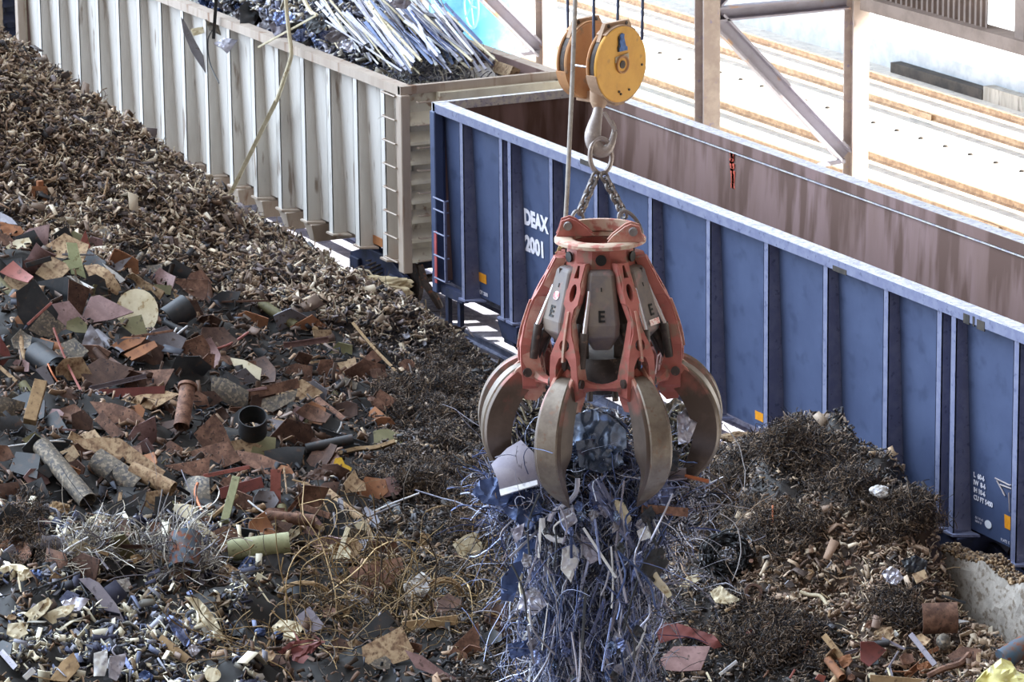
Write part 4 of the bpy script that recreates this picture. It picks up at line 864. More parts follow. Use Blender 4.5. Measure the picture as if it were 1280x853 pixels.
def poly(key, name, pts, label, cat, tilt=(.4, 0), th=.018, bend=0, crump=0, depth=None, lift=.16, parent=None, group=None):
    """a plate with the given outline, its own plane, real thickness; may be bent or crumpled"""
    cx = sum(p[0] for p in pts)/len(pts); cy_ = sum(p[1] for p in pts)/len(pts)
    P0 = base_pt(cx, cy_, depth, lift); n = nrm_of(*tilt)
    W = [on_plane(a, b, P0, n) for a, b in pts]
    u = (W[1]-W[0]).normalized(); v = n.cross(u)
    loc = [((p-P0).dot(u), (p-P0).dot(v)) for p in W]; A = sum(a[0]*b[1]-a[1]*b[0] for a, b in zip(loc, loc[1:]+loc[:1]))
    if A < 0: loc = loc[::-1]
    bm = bmesh.new(); vs = [bm.verts.new((a, b, 0)) for a, b in loc]; bm.faces.new(vs); bmesh.ops.triangulate(bm, faces=bm.faces)
    big = max(max(abs(a), abs(b)) for a, b in loc)
    if bend or crump:
        for _ in range(4 if crump else 3):
            es = [e for e in bm.edges if e.calc_length() > big*(.22 if crump else .4)]
            if es: bmesh.ops.subdivide_edges(bm, edges=es, cuts=1); bmesh.ops.triangulate(bm, faces=bm.faces)
        r = random.Random(len(label)*7+int(cx)); ox, oy = r.uniform(0, 50), r.uniform(0, 50)
        co = np.array([v_.co[:] for v_ in bm.verts])
        dz = bend*((co[:, 1]/big)**2)*big + (crump*big*(vnoise(co[:, 0]/big*3+ox, co[:, 1]/big*3+oy, 41)+.6*vnoise(co[:, 0]/big*7+ox, co[:, 1]/big*7+oy, 42)) if crump else 0)
        for v_, z in zip(bm.verts, dz): v_.co.z += z
    else:
        r = random.Random(int(cx*3+cy_)); 
        for v_ in bm.verts: v_.co.z += r.uniform(-.02, .02)*big
    bm.normal_update(); r_ = bmesh.ops.solidify(bm, geom=list(bm.faces), thickness=th)
    Mx = Matrix((u, v, n)).transposed().to_3x3()
    me = bpy.data.meshes.new(name)
    for v_ in bm.verts: v_.co = Mx @ v_.co
    bmesh.ops.recalc_face_normals(bm, faces=bm.faces); bm.to_mesh(me); bm.free(); me.materials.append(K[key])
    o = bpy.data.objects.new(name, me); COL.objects.link(o); o.location = P0
    if crump or bend:
        for p in me.polygons: p.use_smooth = True
        me.set_sharp_from_angle(angle=math.radians(35))
    if parent is not None: o.location = P0-parent.location; o.parent = parent; return o
    return tag(o, label, cat, group)
def ends(p, q, depth, lift, dz=0):
    A = base_pt(*p, depth, lift)
    if isinstance(depth, tuple): return A, base_pt(*q, (depth[0], depth[1]+dz), 0)
    if depth is not None: return A, at_d(*q, depth+dz)
    n = nrm_of(.7, 0); B = on_plane(*q, A, n); return A, B
def pxm(P): return FPX/((P-CW).dot(FW))
def bar(key, name, p, q, w, label, cat, h=None, prof='box', depth=None, lift=.16, dz=0, group=None):
    A, B = ends(p, q, depth, lift, dz); s = 1/pxm(A); w = w*s; h = w if h is None else h*s
    pr = {'box': None, 'angle': [(-.5,-.5),(.5,-.5),(.5,-.35),(-.35,-.35),(-.35,.5),(-.5,.5)], 'chan': [(-.5,-.5),(.5,-.5),(.5,.5),(.38,.5),(.38,-.38),(-.38,-.38),(-.38,.5),(-.5,.5)],
          'ibeam': [(-.5,-.5),(.5,-.5),(.5,-.38),(.07,-.38),(.07,.38),(.5,.38),(.5,.5),(-.5,.5),(-.5,.38),(-.07,.38),(-.07,-.38),(-.5,-.38)]}[prof]
    o = MB().beam(A, B, w, h, BV, pr).build(name, K[key], at=A, bevel=.003 if prof == 'box' else 0); return tag(o, label, cat, group)
def pipe(key, name, p, q, w, label, cat, hollow=True, depth=None, lift=.2, wall=.12, arc=1., dz=0, flange=False, group=None, face=None):
    A, B = ends(p, q, depth, lift, dz); s = 1/pxm(A); R_ = w*s/2
    if face: B = A+(B-A)+BV*face
    d = (B-A).normalized(); L_ = (B-A).length; mb = MB()
    if arc >= 1:
        pr = [(R_*(1-wall), 0), (R_, 0)]+([(R_, L_)] if not flange else [(R_, L_-.05), (R_*1.25, L_-.05), (R_*1.25, L_)])+[(R_*(1-wall), L_)] if hollow else [(0, 0), (R_, 0), (R_, L_), (0, L_)]
        mb.lathe(pr, A, d, 22, closed=hollow)
    else:
        u = BV-d*BV.dot(d); u.normalize(); v = d.cross(u); n = 14; 
        for c in (A, B):
            for rr2 in (R_, R_*(1-wall)):
                for i in range(n+1):
                    a = (i/n-.5)*2*math.pi*arc+(0 if key != 'x' else 0); mb.v.append(tuple(c+(u*math.cos(a)+v*math.sin(a))*rr2-u*R_*.3))
        m_ = n+1; q4 = lambda c, r_, i: (c*2+r_)*m_+i
        for i in range(n): mb.f += [(q4(0,0,i), q4(0,0,i+1), q4(1,0,i+1), q4(1,0,i)), (q4(0,1,i), q4(1,1,i), q4(1,1,i+1), q4(0,1,i+1)), (q4(0,0,i), q4(0,1,i), q4(0,1,i+1), q4(0,0,i+1)), (q4(1,0,i), q4(1,0,i+1), q4(1,1,i+1), q4(1,1,i))]
        for i in (0, n): mb.f.append((q4(0,0,i), q4(1,0,i), q4(1,1,i), q4(0,1,i)))
    o = mb.build(name, K[key], at=A, smooth=True); return tag(o, label, cat, group)
def wire(key, name, P, r, label, cat='wire', depth=None, lift=.22, group=None, n=6, loop=False):
    """a bent rod or wire through picture points, resting over the heap"""
    if isinstance(depth, tuple): W = [base_pt(a[0], a[1], (depth[0], depth[1]+(a[2] if len(a) > 2 else 0)), 0) for a in P]
    elif depth is not None: W = [at_d(a[0], a[1], depth+(a[2] if len(a) > 2 else 0)) for a in P]
    else:
        W = [Vector(v)+BV*lift for v in hit_many([(a[0], a[1]) for a in P])]
        m_ = sum(((w_-CW).dot(FW) for w_ in W))/len(W); W = [at_d(a[0], a[1], .6*m_+.4*(w_-CW).dot(FW)) for a, w_ in zip(P, W)]
    if len(W) > 2: W = [Vector(v) for v in smooth_poly([tuple(v) for v in W], 4)]
    o = MB().tube(W, r, n, close=loop).build(name, K[key], at=W[0], smooth=True); return tag(o, label, cat, group)
def disc_(key, name, c, rx, ry, label, cat, tilt=(.4, 0), rot=0, **k):
    P = [(c[0]+rx*math.cos(t)*math.cos(rot)-ry*math.sin(t)*math.sin(rot), c[1]+rx*math.cos(t)*math.sin(rot)+ry*math.sin(t)*math.cos(rot)) for t in [i*math.pi/10 for i in range(20)]]
    return poly(key, name, P, label, cat, tilt, **k)
def lump(key, name, c, rx, ry, label, cat, rough=.25, depth=None, lift=.05, seed=1, sub=4, rz=.9):
    P = base_pt(*c, depth, lift); s = 1/pxm(P); bm = bmesh.new(); bmesh.ops.create_icosphere(bm, subdivisions=sub, radius=1); r = random.Random(seed); ox, oy = r.uniform(0, 90), r.uniform(0, 90)
    co = np.array([v.co[:] for v in bm.verts]); d = 1+rough*(2*vnoise(co[:, 0]*1.7+ox+co[:, 2], co[:, 1]*1.7+oy-co[:, 2], 51)+vnoise(co[:, 0]*4+ox, co[:, 1]*4+oy+co[:, 2]*4, 52)+.5*vnoise(co[:, 0]*9+ox+co[:, 2]*7, co[:, 1]*9+oy, 53))
    Mx = Matrix((RT, UP, BV)).transposed().to_3x3()
    for v, k in zip(bm.verts, d): v.co = Mx @ Vector((v.co.x*rx*s*k, v.co.y*ry*s*k, v.co.z*min(rx, ry)*s*rz*k))
    me = bpy.data.meshes.new(name); bm.to_mesh(me); bm.free(); me.materials.append(K[key]); o = bpy.data.objects.new(name, me); COL.objects.link(o); o.location = P; return tag(o, label, cat)
UPT = (.9, .1); VERT = (-.1, .1)
# ---- upper left group of plates
poly('orust', 'torn_sheet', [(0,277),(26,283),(30,290),(24,296),(0,293)], 'torn orange-rusted sheet at the far left edge above the tan strip', 'sheet metal', crump=.1)
poly('grey', 'torn_sheet', [(0,265),(14,272),(22,281),(0,279)], 'pale blue-grey sliver of sheet at the left edge, top of the plates', 'sheet metal', (.6, -.3))
poly('rust', 'steel_strip', [(0,291),(11,294),(20,303),(8,308),(0,305)], 'short brown strip at the left edge under the orange sheet', 'strip')
poly('lav', 'steel_plate', [(11,304),(36,286),(62,280),(60,300),(56,316),(45,328),(28,328)], 'big mauve-brown curved plate standing highest among the left plates', 'plate', (.1, -.3), bend=-.2, lift=.3)
poly('dark', 'steel_plate', [(58,299),(83,282),(94,302),(84,308),(58,309)], 'dark pointed plate right of the big mauve plate', 'plate', VERT, lift=.2)
poly('rust', 'steel_strip', [(56,311),(84,310),(85,323),(54,322)], 'rusty strip under the dark pointed plate', 'strip', (.5, 0), lift=.22)
e_ = poly('green', 'painted_board', [(83,303),(96,304),(108,349),(90,348)], 'light green cross-shaped board leaning on the plates', 'board', (.2, .2), lift=.4, th=.03)
poly('green', 'cross_arm', [(79,326),(100,322),(104,333),(84,338)], '', '', (.2, .2), lift=.38, th=.03, parent=e_)
poly('cream', 'bent_sheet', [(7,309),(20,300),(36,297),(40,304),(29,317),(15,317)], 'cream bent sheet lying against the big mauve plate', 'sheet metal', (.4, -.2), bend=.3, lift=.38)
poly('tan', 'steel_plate', [(44,342),(54,330),(65,321),(82,329),(87,338),(78,347),(69,357)], 'tan stained plate just left of the green board', 'plate', (.7, .1), lift=.4, bend=.1)
bar('dark', 'square_tube', (38,333), (64,323), 6, 'dark square tube resting on the tan stained plate', 'tube', lift=.5)
poly('red2', 'steel_plate', [(0,341),(17,327),(43,348),(36,356),(22,350),(11,346)], 'pinkish red-rusted plate near the left edge', 'plate', (.6, -.2), lift=.35, bend=.2)
poly('dark', 'steel_plate', [(20,365),(43,349),(73,393),(66,414),(40,421),(22,394)], 'large dark olive plate leaning at the left, red rod across it', 'plate', (-.1, -.1), lift=.35, th=.02)
bar('red2', 'rod', (40,406), (64,379), 3.4, 'thin orange-red rod lying across the dark olive plate', 'rod', lift=.45)
e_ = poly('dark', 'hopper_plate', [(47,352),(81,346),(86,349),(84,392),(73,391)], 'dark folded hopper plate with a pale top edge under the green board', 'hopper', (-.1, -.6), lift=.3)
poly('drust', 'folded_side', [(86,349),(113,361),(101,400),(84,392)], '', '', (-.1, .5), lift=.34, parent=e_)
poly('white', 'top_edge', [(83,345),(88,345),(118,360),(112,361)], '', '', (.9, 0), lift=.36, parent=e_)
poly('lav', 'steel_plate', [(113,371),(124,369),(167,390),(140,399),(113,404),(101,400)], 'flat mauve triangular plate with its point reaching the round pale disc', 'plate', (.9, .1), lift=.38)
poly('tan', 'curved_sheet', [(105,329),(122,327),(136,337),(150,356),(152,362),(135,374),(129,352),(111,345)], 'yellow-tan curved sheet right of the green board', 'sheet metal', (.5, .1), bend=-.4, lift=.35)
poly('dark', 'steel_plate', [(109,346),(120,343),(131,349),(137,374),(113,371)], 'dark hollow plate below the yellow-tan curved sheet', 'plate', (.0, .2), lift=.25)
poly('white', 'curved_offcut', [(128,329),(146,341),(157,350),(150,354),(138,343)], 'bluish white bent blade above the round pale disc', 'sheet metal', (.3, .1), bend=.3, lift=.45)
poly('grey', 'curved_offcut', [(135,335),(150,326),(165,321),(155,332),(151,341),(142,338)], 'pale horn-shaped offcut standing behind the white blade', 'sheet metal', (.1, .1), bend=.4, lift=.4)
poly('dark', 'angle_offcut', [(151,338),(174,345),(173,358),(157,352)], 'small dark folded offcut right of the horn-shaped piece', 'sheet metal', (.2, .3), lift=.35)
disc_('cream', 'round_plate', (171,391), 27, 30, 'large round pale rust-speckled disc, the brightest plate at left', 'disc', (.35, .1), lift=.42, bend=.1)
poly('red2', 'steel_shard', [(99,305),(107,288),(115,316),(101,316)], 'dark red pointed shard right of the green board top', 'plate', (0, .3), lift=.2)
bar('tan', 'flat_bar', (174,353), (203,370), 12, 'tan flat bar with pale rim right of the small dark offcut', 'bar', h=3, lift=.3)
poly('olive', 'steel_plate', [(186,355),(215,357),(213,369),(200,366)], 'olive plate peeping out at the edge of the brown hill', 'plate', (.4, .1))
pipe('dark', 'pipe_shell', (212,400), (236,382), 34, 'dark open half pipe right of the round pale disc', 'pipe', arc=.45, lift=.25)
poly('tan', 'steel_plate', [(216,366),(228,372),(243,387),(256,410),(244,409),(228,392)], 'tan curved plate right of the dark half pipe', 'plate', (.3, .4), bend=.2, lift=.3)
poly('drust', 'steel_plate', [(233,377),(246,375),(260,406),(255,412)], 'narrow dark upright plate behind the tan curved one', 'plate', (.0, .4), lift=.3)
poly('grey', 'sack', [(102,433),(106,418),(113,405),(122,417),(130,433),(127,443),(105,443)], 'grey crumpled triangular sheet under the mauve plate', 'sheet metal', (.2, 0), crump=.12, lift=.3)
pipe('drust', 'short_pipe', (124,436), (136,459), 12, 'short brown pipe below the grey triangular sheet', 'pipe', hollow=False, lift=.35)
poly('orust', 'bent_sheet', [(137,434),(155,421),(183,422),(176,430),(151,441)], 'orange-brown bent sheet under the round pale disc', 'sheet metal', (.6, 0), bend=.2, lift=.3)
poly('orust', 'bent_sheet', [(155,443),(176,432),(193,426),(197,433),(180,444),(165,451)], 'second orange-brown sheet, just below the first', 'sheet metal', (.7, 0), bend=.2, lift=.34)
poly('drust', 'ribbed_sheet', [(98,465),(126,447),(168,461),(150,478),(116,483)], 'brown ribbed panel left of the thin mauve channel', 'panel', (.6, 0), lift=.25)
poly('rust', 'steel_plate', [(152,476),(169,464),(218,461),(206,484)], 'flat rust plate lying above the dark red beam', 'plate', (.9, 0), lift=.36)
bar('lavg', 'channel', (116,486), (183,470), 6, 'thin blue-grey channel lying on the flat rust plate', 'channel', lift=.46, prof='chan')
lump('drust', 'casting', (189,468), 7, 5, 'small brown casting at the end of the thin blue-grey channel', 'casting', lift=.5, sub=2)
bar('red', 'girder', (127,492), (206,488), 11, 'dark red beam beneath the flat rust plate', 'beam', lift=.3, prof='ibeam')
poly('tan', 'steel_plate', [(144,502),(175,494),(208,489),(225,493),(190,512)], 'tan-brown pointed plate below the dark red beam', 'plate', (.9, 0), lift=.34)
pipe('rust', 'flanged_pipe', (230,533), (235,482), 20, 'upright rust-red pipe with a flange at its top', 'pipe', lift=.4, flange=True)
poly('mott', 'curved_shell', [(264,470),(283,473),(311,489),(309,514),(285,505),(264,494)], 'dark grey curved shell right of the rust-red pipe', 'shell', (.1, .1), bend=-.4, lift=.38)
pipe('dark', 'open_pipe', (318,540), (318,520), 36, 'black open end of a wide pipe below the rusty beam', 'pipe', lift=.3, face=.45, wall=.07)
poly('rust', 'steel_plate', [(242,543),(268,517),(278,530),(297,571),(299,579),(270,584)], 'big dark-speckled rust plate in the middle of the plate pile', 'plate', (.3, .1), lift=.3, bend=.05)
pipe('dark', 'drum', (48,442), (73,461), 32, 'dark drum with its open end facing right, among the left plates', 'drum', lift=.3, face=.25, wall=.08)
bar('wood', 'timber', (42,527), (51,478), 16, 'weathered grey wooden post near the left edge', 'timber', h=12, lift=.4)
poly('grey', 'angled_bracket', [(44,462),(56,456),(68,478),(64,484)], 'grey angled cap over the weathered wooden post', 'bracket', (.3, .2), lift=.45)
poly('dark', 'steel_plate', [(0,521),(22,519),(33,536),(30,552),(0,553)], 'dark rounded plate at the left edge beside the wooden post', 'plate', (.1, .2), bend=-.3, lift=.3)
bar('rust', 'ribbed_plank', (127,520), (152,549), 14, 'ribbed brown plank below the brown panel', 'plank', h=5, lift=.3)
poly('rust', 'steel_sheet', [(112,501),(141,503),(166,512),(186,530),(172,540),(150,545),(125,520)], 'wide rusty sheet beneath the pointed tan-brown plate', 'sheet metal', (.5, 0), bend=-.2, lift=.22)
wire('white', 'twig_wire', [(208,433),(214,422),(221,410)], .02, 'white forked strip above the rusty sheets, long prong', 'strip', lift=.4); wire('white', 'twig_wire', [(214,424),(224,416),(234,408)], .018, 'white forked strip above the rusty sheets, short prong', 'strip', lift=.4)
wire('red2', 'thin_pole', [(67,410),(82,450),(104,494)], .02, 'slim pinkish pole slanting down through the left plates', 'rod', lift=.5)
wire('red2', 'bent_tube', [(239,448),(252,440),(275,435),(292,428),(310,416)], .022, 'thin red bent tube above the dark curved shell', 'tube', lift=.4)
poly('rust', 'curved_plate', [(253,449),(260,442),(269,443),(266,468),(254,478)], 'curled rust plate left of the thin red tube', 'plate', (.0, .4), bend=.4, lift=.4)
poly('cream', 'steel_plate', [(288,447),(306,450),(327,461),(325,475),(306,467),(292,457)], 'cream and pink plate right of the curled rust plate', 'plate', (.6, 0), lift=.35, bend=-.1)
poly('red', 'red_tank', [(0,419),(12,440),(14,446),(0,462)], 'faded red tank end at the left edge', 'tank', (.1, .3), bend=-.3, lift=.4)
wire('copper', 'bent_tube', [(60,455),(66,468),(76,484),(84,497)], .014, 'thin copper-brown tube beside the dark drum', 'tube', lift=.5)
# ---- centre of the plates
poly('rust', 'rounded_plate', [(392,484),(395,466),(400,450),(414,449),(424,460),(435,481),(426,488),(398,488)], 'rounded rust plate standing alone at the right of the plate pile', 'plate', (.0, .2), lift=.25, bend=.1)
disc_('rust', 'round_plate', (509,457), 10, 8, 'small round rust plate out on the open slope', 'disc', (.3, .2), lift=.15)
bar('rust', 'box_girder', (310,494), (373,479), 13, 'rusty box beam with a yellow torn end', 'beam', lift=.35, h=9)
poly('mott', 'steel_plate', [(312,503),(330,498),(372,488),(368,500),(332,520)], 'grey-brown plate under the rusty box beam', 'plate', (.4, 0), lift=.25)
poly('tan', 'torn_sheet', [(373,476),(378,474),(404,491),(388,500),(373,509),(369,500)], 'torn yellow-tan sheet at the end of the rusty box beam', 'sheet metal', (.4, .2), crump=.1, lift=.35)
poly('rust', 'steel_band', [(369,517),(383,506),(399,510),(414,520),(406,531),(388,526)], 'red-brown curved band right of the torn yellow sheet', 'band', (.5, .1), bend=.3, lift=.3)
poly('grey', 'steel_plate', [(336,524),(352,526),(369,530),(369,542),(353,547)], 'grey steel plate right of the black open pipe', 'plate', (.6, .1), lift=.3)
poly('rust', 'plank', [(295,563),(325,568),(353,579),(336,594),(303,579)], 'brown plank-like plate below the black open pipe', 'plate', (.8, 0), lift=.35)
bar('dark', 'long_angle', (402,537), (460,557), 6, 'long dark angle bar lying right of the plates', 'bar', prof='angle', lift=.3)
wire('wood', 'bent_bar', [(414,570),(445,562),(470,560),(494,552)], .045, 'curved brown bar below the long dark angle bar', 'bar', lift=.3, n=4)
e_ = poly('yellow', 'yellow_fitting', [(416,583),(419,573),(427,572),(431,580),(440,585),(438,592),(428,588)], 'bright yellow metal fitting in the middle of the scrap', 'fitting', (.2, 0), lift=.45, th=.04)
lump('drust', 'rusted_block', (404,598), 17, 14, 'rough rusted block left below the yellow fitting', 'block', rough=.3, lift=.2)
poly('tan', 'hooked_plate', [(422,620),(430,604),(443,587),(448,598),(456,604),(457,614),(436,616)], 'tan-orange hooked plate right of the rusted block', 'plate', (.3, .2), bend=.2, lift=.35)
bar('red', 'red_box_section', (278,616), (328,603), 14, 'bright red box section among the brown plates', 'box section', lift=.4, h=10)
bar('red2', 'flat_bar', (258,594), (312,584), 5, 'red-brown flat bar just above the red box section', 'bar', lift=.45, h=3)
poly('red2', 'upright_board', [(338,587),(351,587),(351,642),(338,642)], 'pinkish upright board right of the red box section', 'board', (.0, .1), lift=.35)
pipe('rust', 'short_pipe', (336,644), (393,651), 15, 'rusty pipe at the foot of the pinkish board', 'pipe', lift=.35)
wire('wood', 'stick', [(441,404),(468,436),(497,466)], .028, 'pale bent stick lying on the open slope', 'stick', lift=.2)
lump('rock', 'pale_rock', (478,358), 37, 14, 'large cream boulder near the end of the white wagon', 'rock', rough=.3, depth=('y', -2.25), sub=5)
bar('grey', 'flat_bar', (427,622), (427,652), 7, 'short grey upright bar below the hooked plate', 'bar', h=3, lift=.35)
pipe('mott', 'rusty_pipe', (56,556), (112,626), 24, 'long mottled rusty pipe slanting at left, open end down', 'pipe', lift=.35, face=.25)
pipe('mott', 'drum', (122,574), (172,610), 34, 'dark mottled drum lying right of the long rusty pipe', 'drum', arc=.42, lift=.3)
poly('tan', 'girder', [(94,551),(120,547),(150,548),(207,590),(200,598),(145,572),(105,561)], 'yellow-tan torn plate above the mottled drum', 'plate', (.5, 0), lift=.38, bend=.05)
pipe('tan', 'short_pipe', (168,585), (216,612), 20, 'short rust-tan pipe right of the mottled drum', 'pipe', lift=.36)
poly('dark', 'steel_plate', [(128,637),(150,626),(185,611),(172,632),(158,652)], 'dark wedge-shaped plate under the mottled drum', 'plate', (.4, .2), lift=.3)
poly('rust', 'steel_plate', [(204,582),(235,578),(263,571),(261,590),(255,601),(232,592)], 'rust plate right of the short rust-tan pipe', 'plate', (.4, .1), lift=.35)
poly('rust', 'steel_plate', [(228,568),(256,558),(284,551),(302,575),(282,584),(266,587)], 'brown plate tucked above the red-brown flat bar', 'plate', (.5, .1), lift=.3)
bar('cream', 'timber', (222,632), (271,676), 9, 'cream wooden lath below the brown plates', 'timber', lift=.4, h=4)
poly('cream', 'white_plate', [(217,630),(232,630),(247,633),(246,640),(228,648)], 'small cream plate beside the wooden lath', 'plate', (.6, 0), lift=.36)
wire('copper', 'bent_tube', [(247,604),(244,616),(248,630),(255,643)], .025, 'orange-red bent copper tube right of the cream plate', 'tube', lift=.45)
pipe('bluerust', 'drum', (233,708), (231,668), 41, 'upright drum with blue and rust patches at left', 'drum', lift=.3, arc=.46)
poly('rust', 'steel_plate', [(186,653),(213,653),(214,678),(188,679)], 'square rust plate left of the blue and rust drum', 'plate', (.2, 0), lift=.3)
poly('dark', 'steel_plate', [(194,621),(215,620),(216,648),(192,646)], 'dark plate above the square rust plate', 'plate', (.1, .1), lift=.28)
pipe('sage', 'flared_pipe', (288,687), (362,679), 28, 'greenish pipe with a flared rusty end near lower left', 'pipe', lift=.38)
bar('sage', 'timber', (284,650), (295,598), 10, 'mottled green-yellow post beside the red box section', 'post', lift=.45)
wire('wood', 'stick', [(256,654),(276,638),(296,620)], .033, 'tan handle-like stick crossing the green-yellow post', 'stick', lift=.55)
poly('lavg', 'bent_strip', [(98,724),(112,723),(124,729),(145,755),(163,792),(163,804),(142,793),(132,765),(118,745)], 'long flat grey twisted strip over the bright scrap', 'strip', (.3, 0), lift=.3, bend=.05)
bar('wood', 'timber', (203,797), (254,844), 14, 'brown wooden stick at the bottom left', 'timber', lift=.3, h=8)
poly('cream', 'crumpled_foil', [(231,745),(249,749),(266,768),(281,799),(268,804),(254,790),(250,768)], 'cream crumpled foil sheet over the bright scrap', 'foil', (.3, .1), crump=.25, lift=.35)
poly('steelb', 'crumpled_foil', [(206,767),(218,771),(232,786),(242,813),(230,808),(216,790)], 'lavender foil strip left of the cream foil', 'foil', (.2, .1), crump=.25, lift=.35)
poly('white', 'white_bracket', [(117,817),(134,812),(135,830),(131,845),(117,846)], 'white pressed bracket at the bottom left', 'bracket', (.2, 0), crump=.15, lift=.35)
poly('silver', 'white_bracket', [(137,821),(158,817),(156,830),(146,852),(136,847)], 'pale steel bracket right of the white one', 'bracket', (.2, .2), crump=.15, lift=.35)
disc_('cream', 'round_disc', (266,844), 10, 9, 'round cream lid at the bottom left', 'lid', (.4, 0), lift=.35)
lump('cream', 'foam_lump', (129,652), 14, 10, 'cream foam lump beside the long rusty pipe end', 'foam', rough=.4, lift=.15)
lump('wood', 'fibre_clump', (76,638), 13, 12, 'tan fuzzy clump left of the long rusty pipe end', 'clump', rough=.4, lift=.1)
wire('cream', 'bent_pipe', [(0,716),(10,712),(24,712),(33,717)], .07, 'cream pipe piece at the left edge', 'pipe', lift=.3)
poly('cream', 'crumpled_sheet', [(30,768),(45,757),(60,747),(66,753),(56,768),(43,778)], 'cream crumpled sheet near the left edge', 'sheet metal', (.5, 0), crump=.2, lift=.3)
poly('cream', 'crumpled_sheet', [(52,770),(75,758),(95,756),(88,768),(66,780)], 'pale sheet scrap right of the cream crumpled sheet', 'sheet metal', (.6, .1), crump=.2, lift=.3)
poly('silver', 'crumpled_sheet', [(76,752),(95,746),(112,750),(100,764),(84,766)], 'silvery sheet scrap left of the grey twisted strip', 'sheet metal', (.5, .1), crump=.25, lift=.35)
poly('cream', 'crumpled_sheet', [(10,780),(28,778),(35,792),(20,800),(8,792)], 'pale patch of sheet low at the left edge', 'sheet metal', (.5, .1), crump=.2, lift=.3)
poly('wood', 'cardboard', [(62,850),(76,828),(92,816),(100,834),(84,853)], 'tan cardboard-like sheet at the bottom left corner', 'sheet', (.5, 0), crump=.1, lift=.3)
# ---- bottom centre
poly('lavg', 'square_plate', [(369,772),(387,758),(407,784),(383,794)], 'square mauve-grey plate at the bottom, left of centre', 'plate', (.5, 0), lift=.3, th=.03)
poly('rust', 'steel_plate', [(435,710),(470,702),(502,697),(505,712),(485,735),(456,752)], 'broad rusty sheet at bottom centre', 'plate', (.5, .1), lift=.25)
poly('tan', 'cracked_sheet', [(452,809),(480,795),(502,783),(517,813),(513,824),(456,842)], 'brown cracked panel at the bottom centre', 'panel', (.4, 0), lift=.3)
poly('dark', 'steel_plate', [(428,810),(455,782),(485,762),(493,777),(456,809)], 'dark blade-like plate above the brown cracked panel', 'plate', (.3, 0), lift=.4, bend=-.1)
poly('lav', 'long_plate', [(506,813),(527,820),(555,840),(582,853),(563,852),(520,835)], 'long pinkish-brown plate at the bottom edge', 'plate', (.4, .1), lift=.35)
poly('black', 'dark_glass', [(316,699),(353,690),(364,706),(357,725),(321,721)], 'black glassy sheet right of the flared pipe', 'sheet', (.5, .1), lift=.35, crump=.05)
poly('white', 'white_cloth', [(504,731),(516,724),(527,714),(541,726),(535,740),(527,750),(510,753)], 'crumpled white plastic rag at bottom centre', 'rag', (.3, .1), crump=.35, lift=.35)
poly('cream', 'folded_paper', [(566,681),(580,670),(597,664),(604,686),(590,697),(577,700)], 'folded cream card left of the dangling load', 'card', (.2, .2), crump=.15, lift=.3)
poly('cream', 'folded_paper', [(442,654),(456,648),(468,672),(454,674)], 'small cream card below the bent tan plate', 'card', (.3, .2), lift=.3)
bar('cream', 'lath', (424,698), (435,660), 6, 'short pale lath standing at the bottom centre', 'lath', lift=.4, h=3)
poly('red', 'red_cloth', [(346,814),(362,804),(392,799),(407,802),(380,812),(372,828),(364,826)], 'crumpled crimson rag at the bottom left of centre', 'rag', (.4, 0), crump=.3, lift=.35)
for q_, l_ in (((328,788), 'blue crushed can left of the mauve-grey square plate'), ((350,792), 'second blue and white can, right of the first one')):
    lump('blue', 'crushed_can', q_, 7, 6, l_, 'can', rough=.2, lift=.3, sub=3)
bar('wood', 'timber', (504,781), (572,775), 12, 'long brown timber at the bottom right of centre', 'timber', lift=.3, h=8)
poly('rust', 'steel_plate', [(563,811),(580,795),(598,777),(602,845),(585,838)], 'rust-brown plate left of the load near the bottom edge', 'plate', (.2, .2), lift=.3)
for c_, rx_, ry_, l_ in (((382,742), 34, 18, 'wire coil lying flat left of the broad rusty sheet'), ((412,694), 12, 8, 'small rusty wire coil above the broad rusty sheet'), ((556,745), 24, 24, 'loose wire loops right of the white rag')):
    mb = MB(); P0 = hit(*c_)+BV*.3; s_ = 1/pxm(P0)
    for k in range(7 if rx_ > 20 else 4):
        a0 = rng.uniform(0, 6); jx, jy = rng.uniform(.75, 1.08), rng.uniform(.7, 1.1)
        mb.tube([P0+RT*(rx_*s_*jx*math.cos(t))+UP*(ry_*s_*jy*math.sin(t))+BV*(.05*math.sin(t*2+a0)-ry_*s_*.8*math.sin(t)*-.5) for t in [i*math.pi/12 for i in range(24)]], .012, 5, close=True)
    tag(mb.build('wire_coil', K['wood'], at=P0, smooth=True), l_, 'coil')
ARC = [([(365,600),(392,610),(410,640),(418,668)], 'wood', 'thin tan wire arching over the rusted block'), ([(431,657),(480,634),(524,617)], 'white', 'straight white wire lying left of the load'),
       ([(370,690),(430,660),(500,630)], 'grey', 'long grey wire just under the white one'), ([(517,655),(540,636),(575,632)], 'wood', 'curved tan wire ending near the load'),
       ([(440,790),(455,800),(470,780),(476,765)], 'silver', 'silvery hooked wire over the dark blade-like plate'), ([(516,740),(514,770),(520,800)], 'wood', 'hanging tan wire under the white rag'),
       ([(0,746),(40,738),(80,724),(100,716)], 'dark', 'dark cable over the bright scrap at left'), ([(60,715),(80,690),(110,672)], 'white', 'pale bowed wire left of the silvery tangle'),
       ([(128,710),(136,670),(140,648),(157,641)], 'white', 'white hooked wire above the silvery tangle'), ([(310,626),(325,638),(345,650),(356,660)], 'white', 'white curved strip right of the green-yellow post'),
       ([(312,518),(330,560),(352,585)], 'tan', 'thin yellow cord hanging over the black open pipe'), ([(355,585),(360,640),(352,640)], 'tan', 'tan cord beside the pinkish upright board'),
       ([(0,560),(60,552),(90,553)], 'white', 'thin white pipe along the left edge above the long rusty pipe'), ([(480,700),(520,690),(560,700),(590,730)], 'wood', 'big brown wire arc left of the dangling load')]
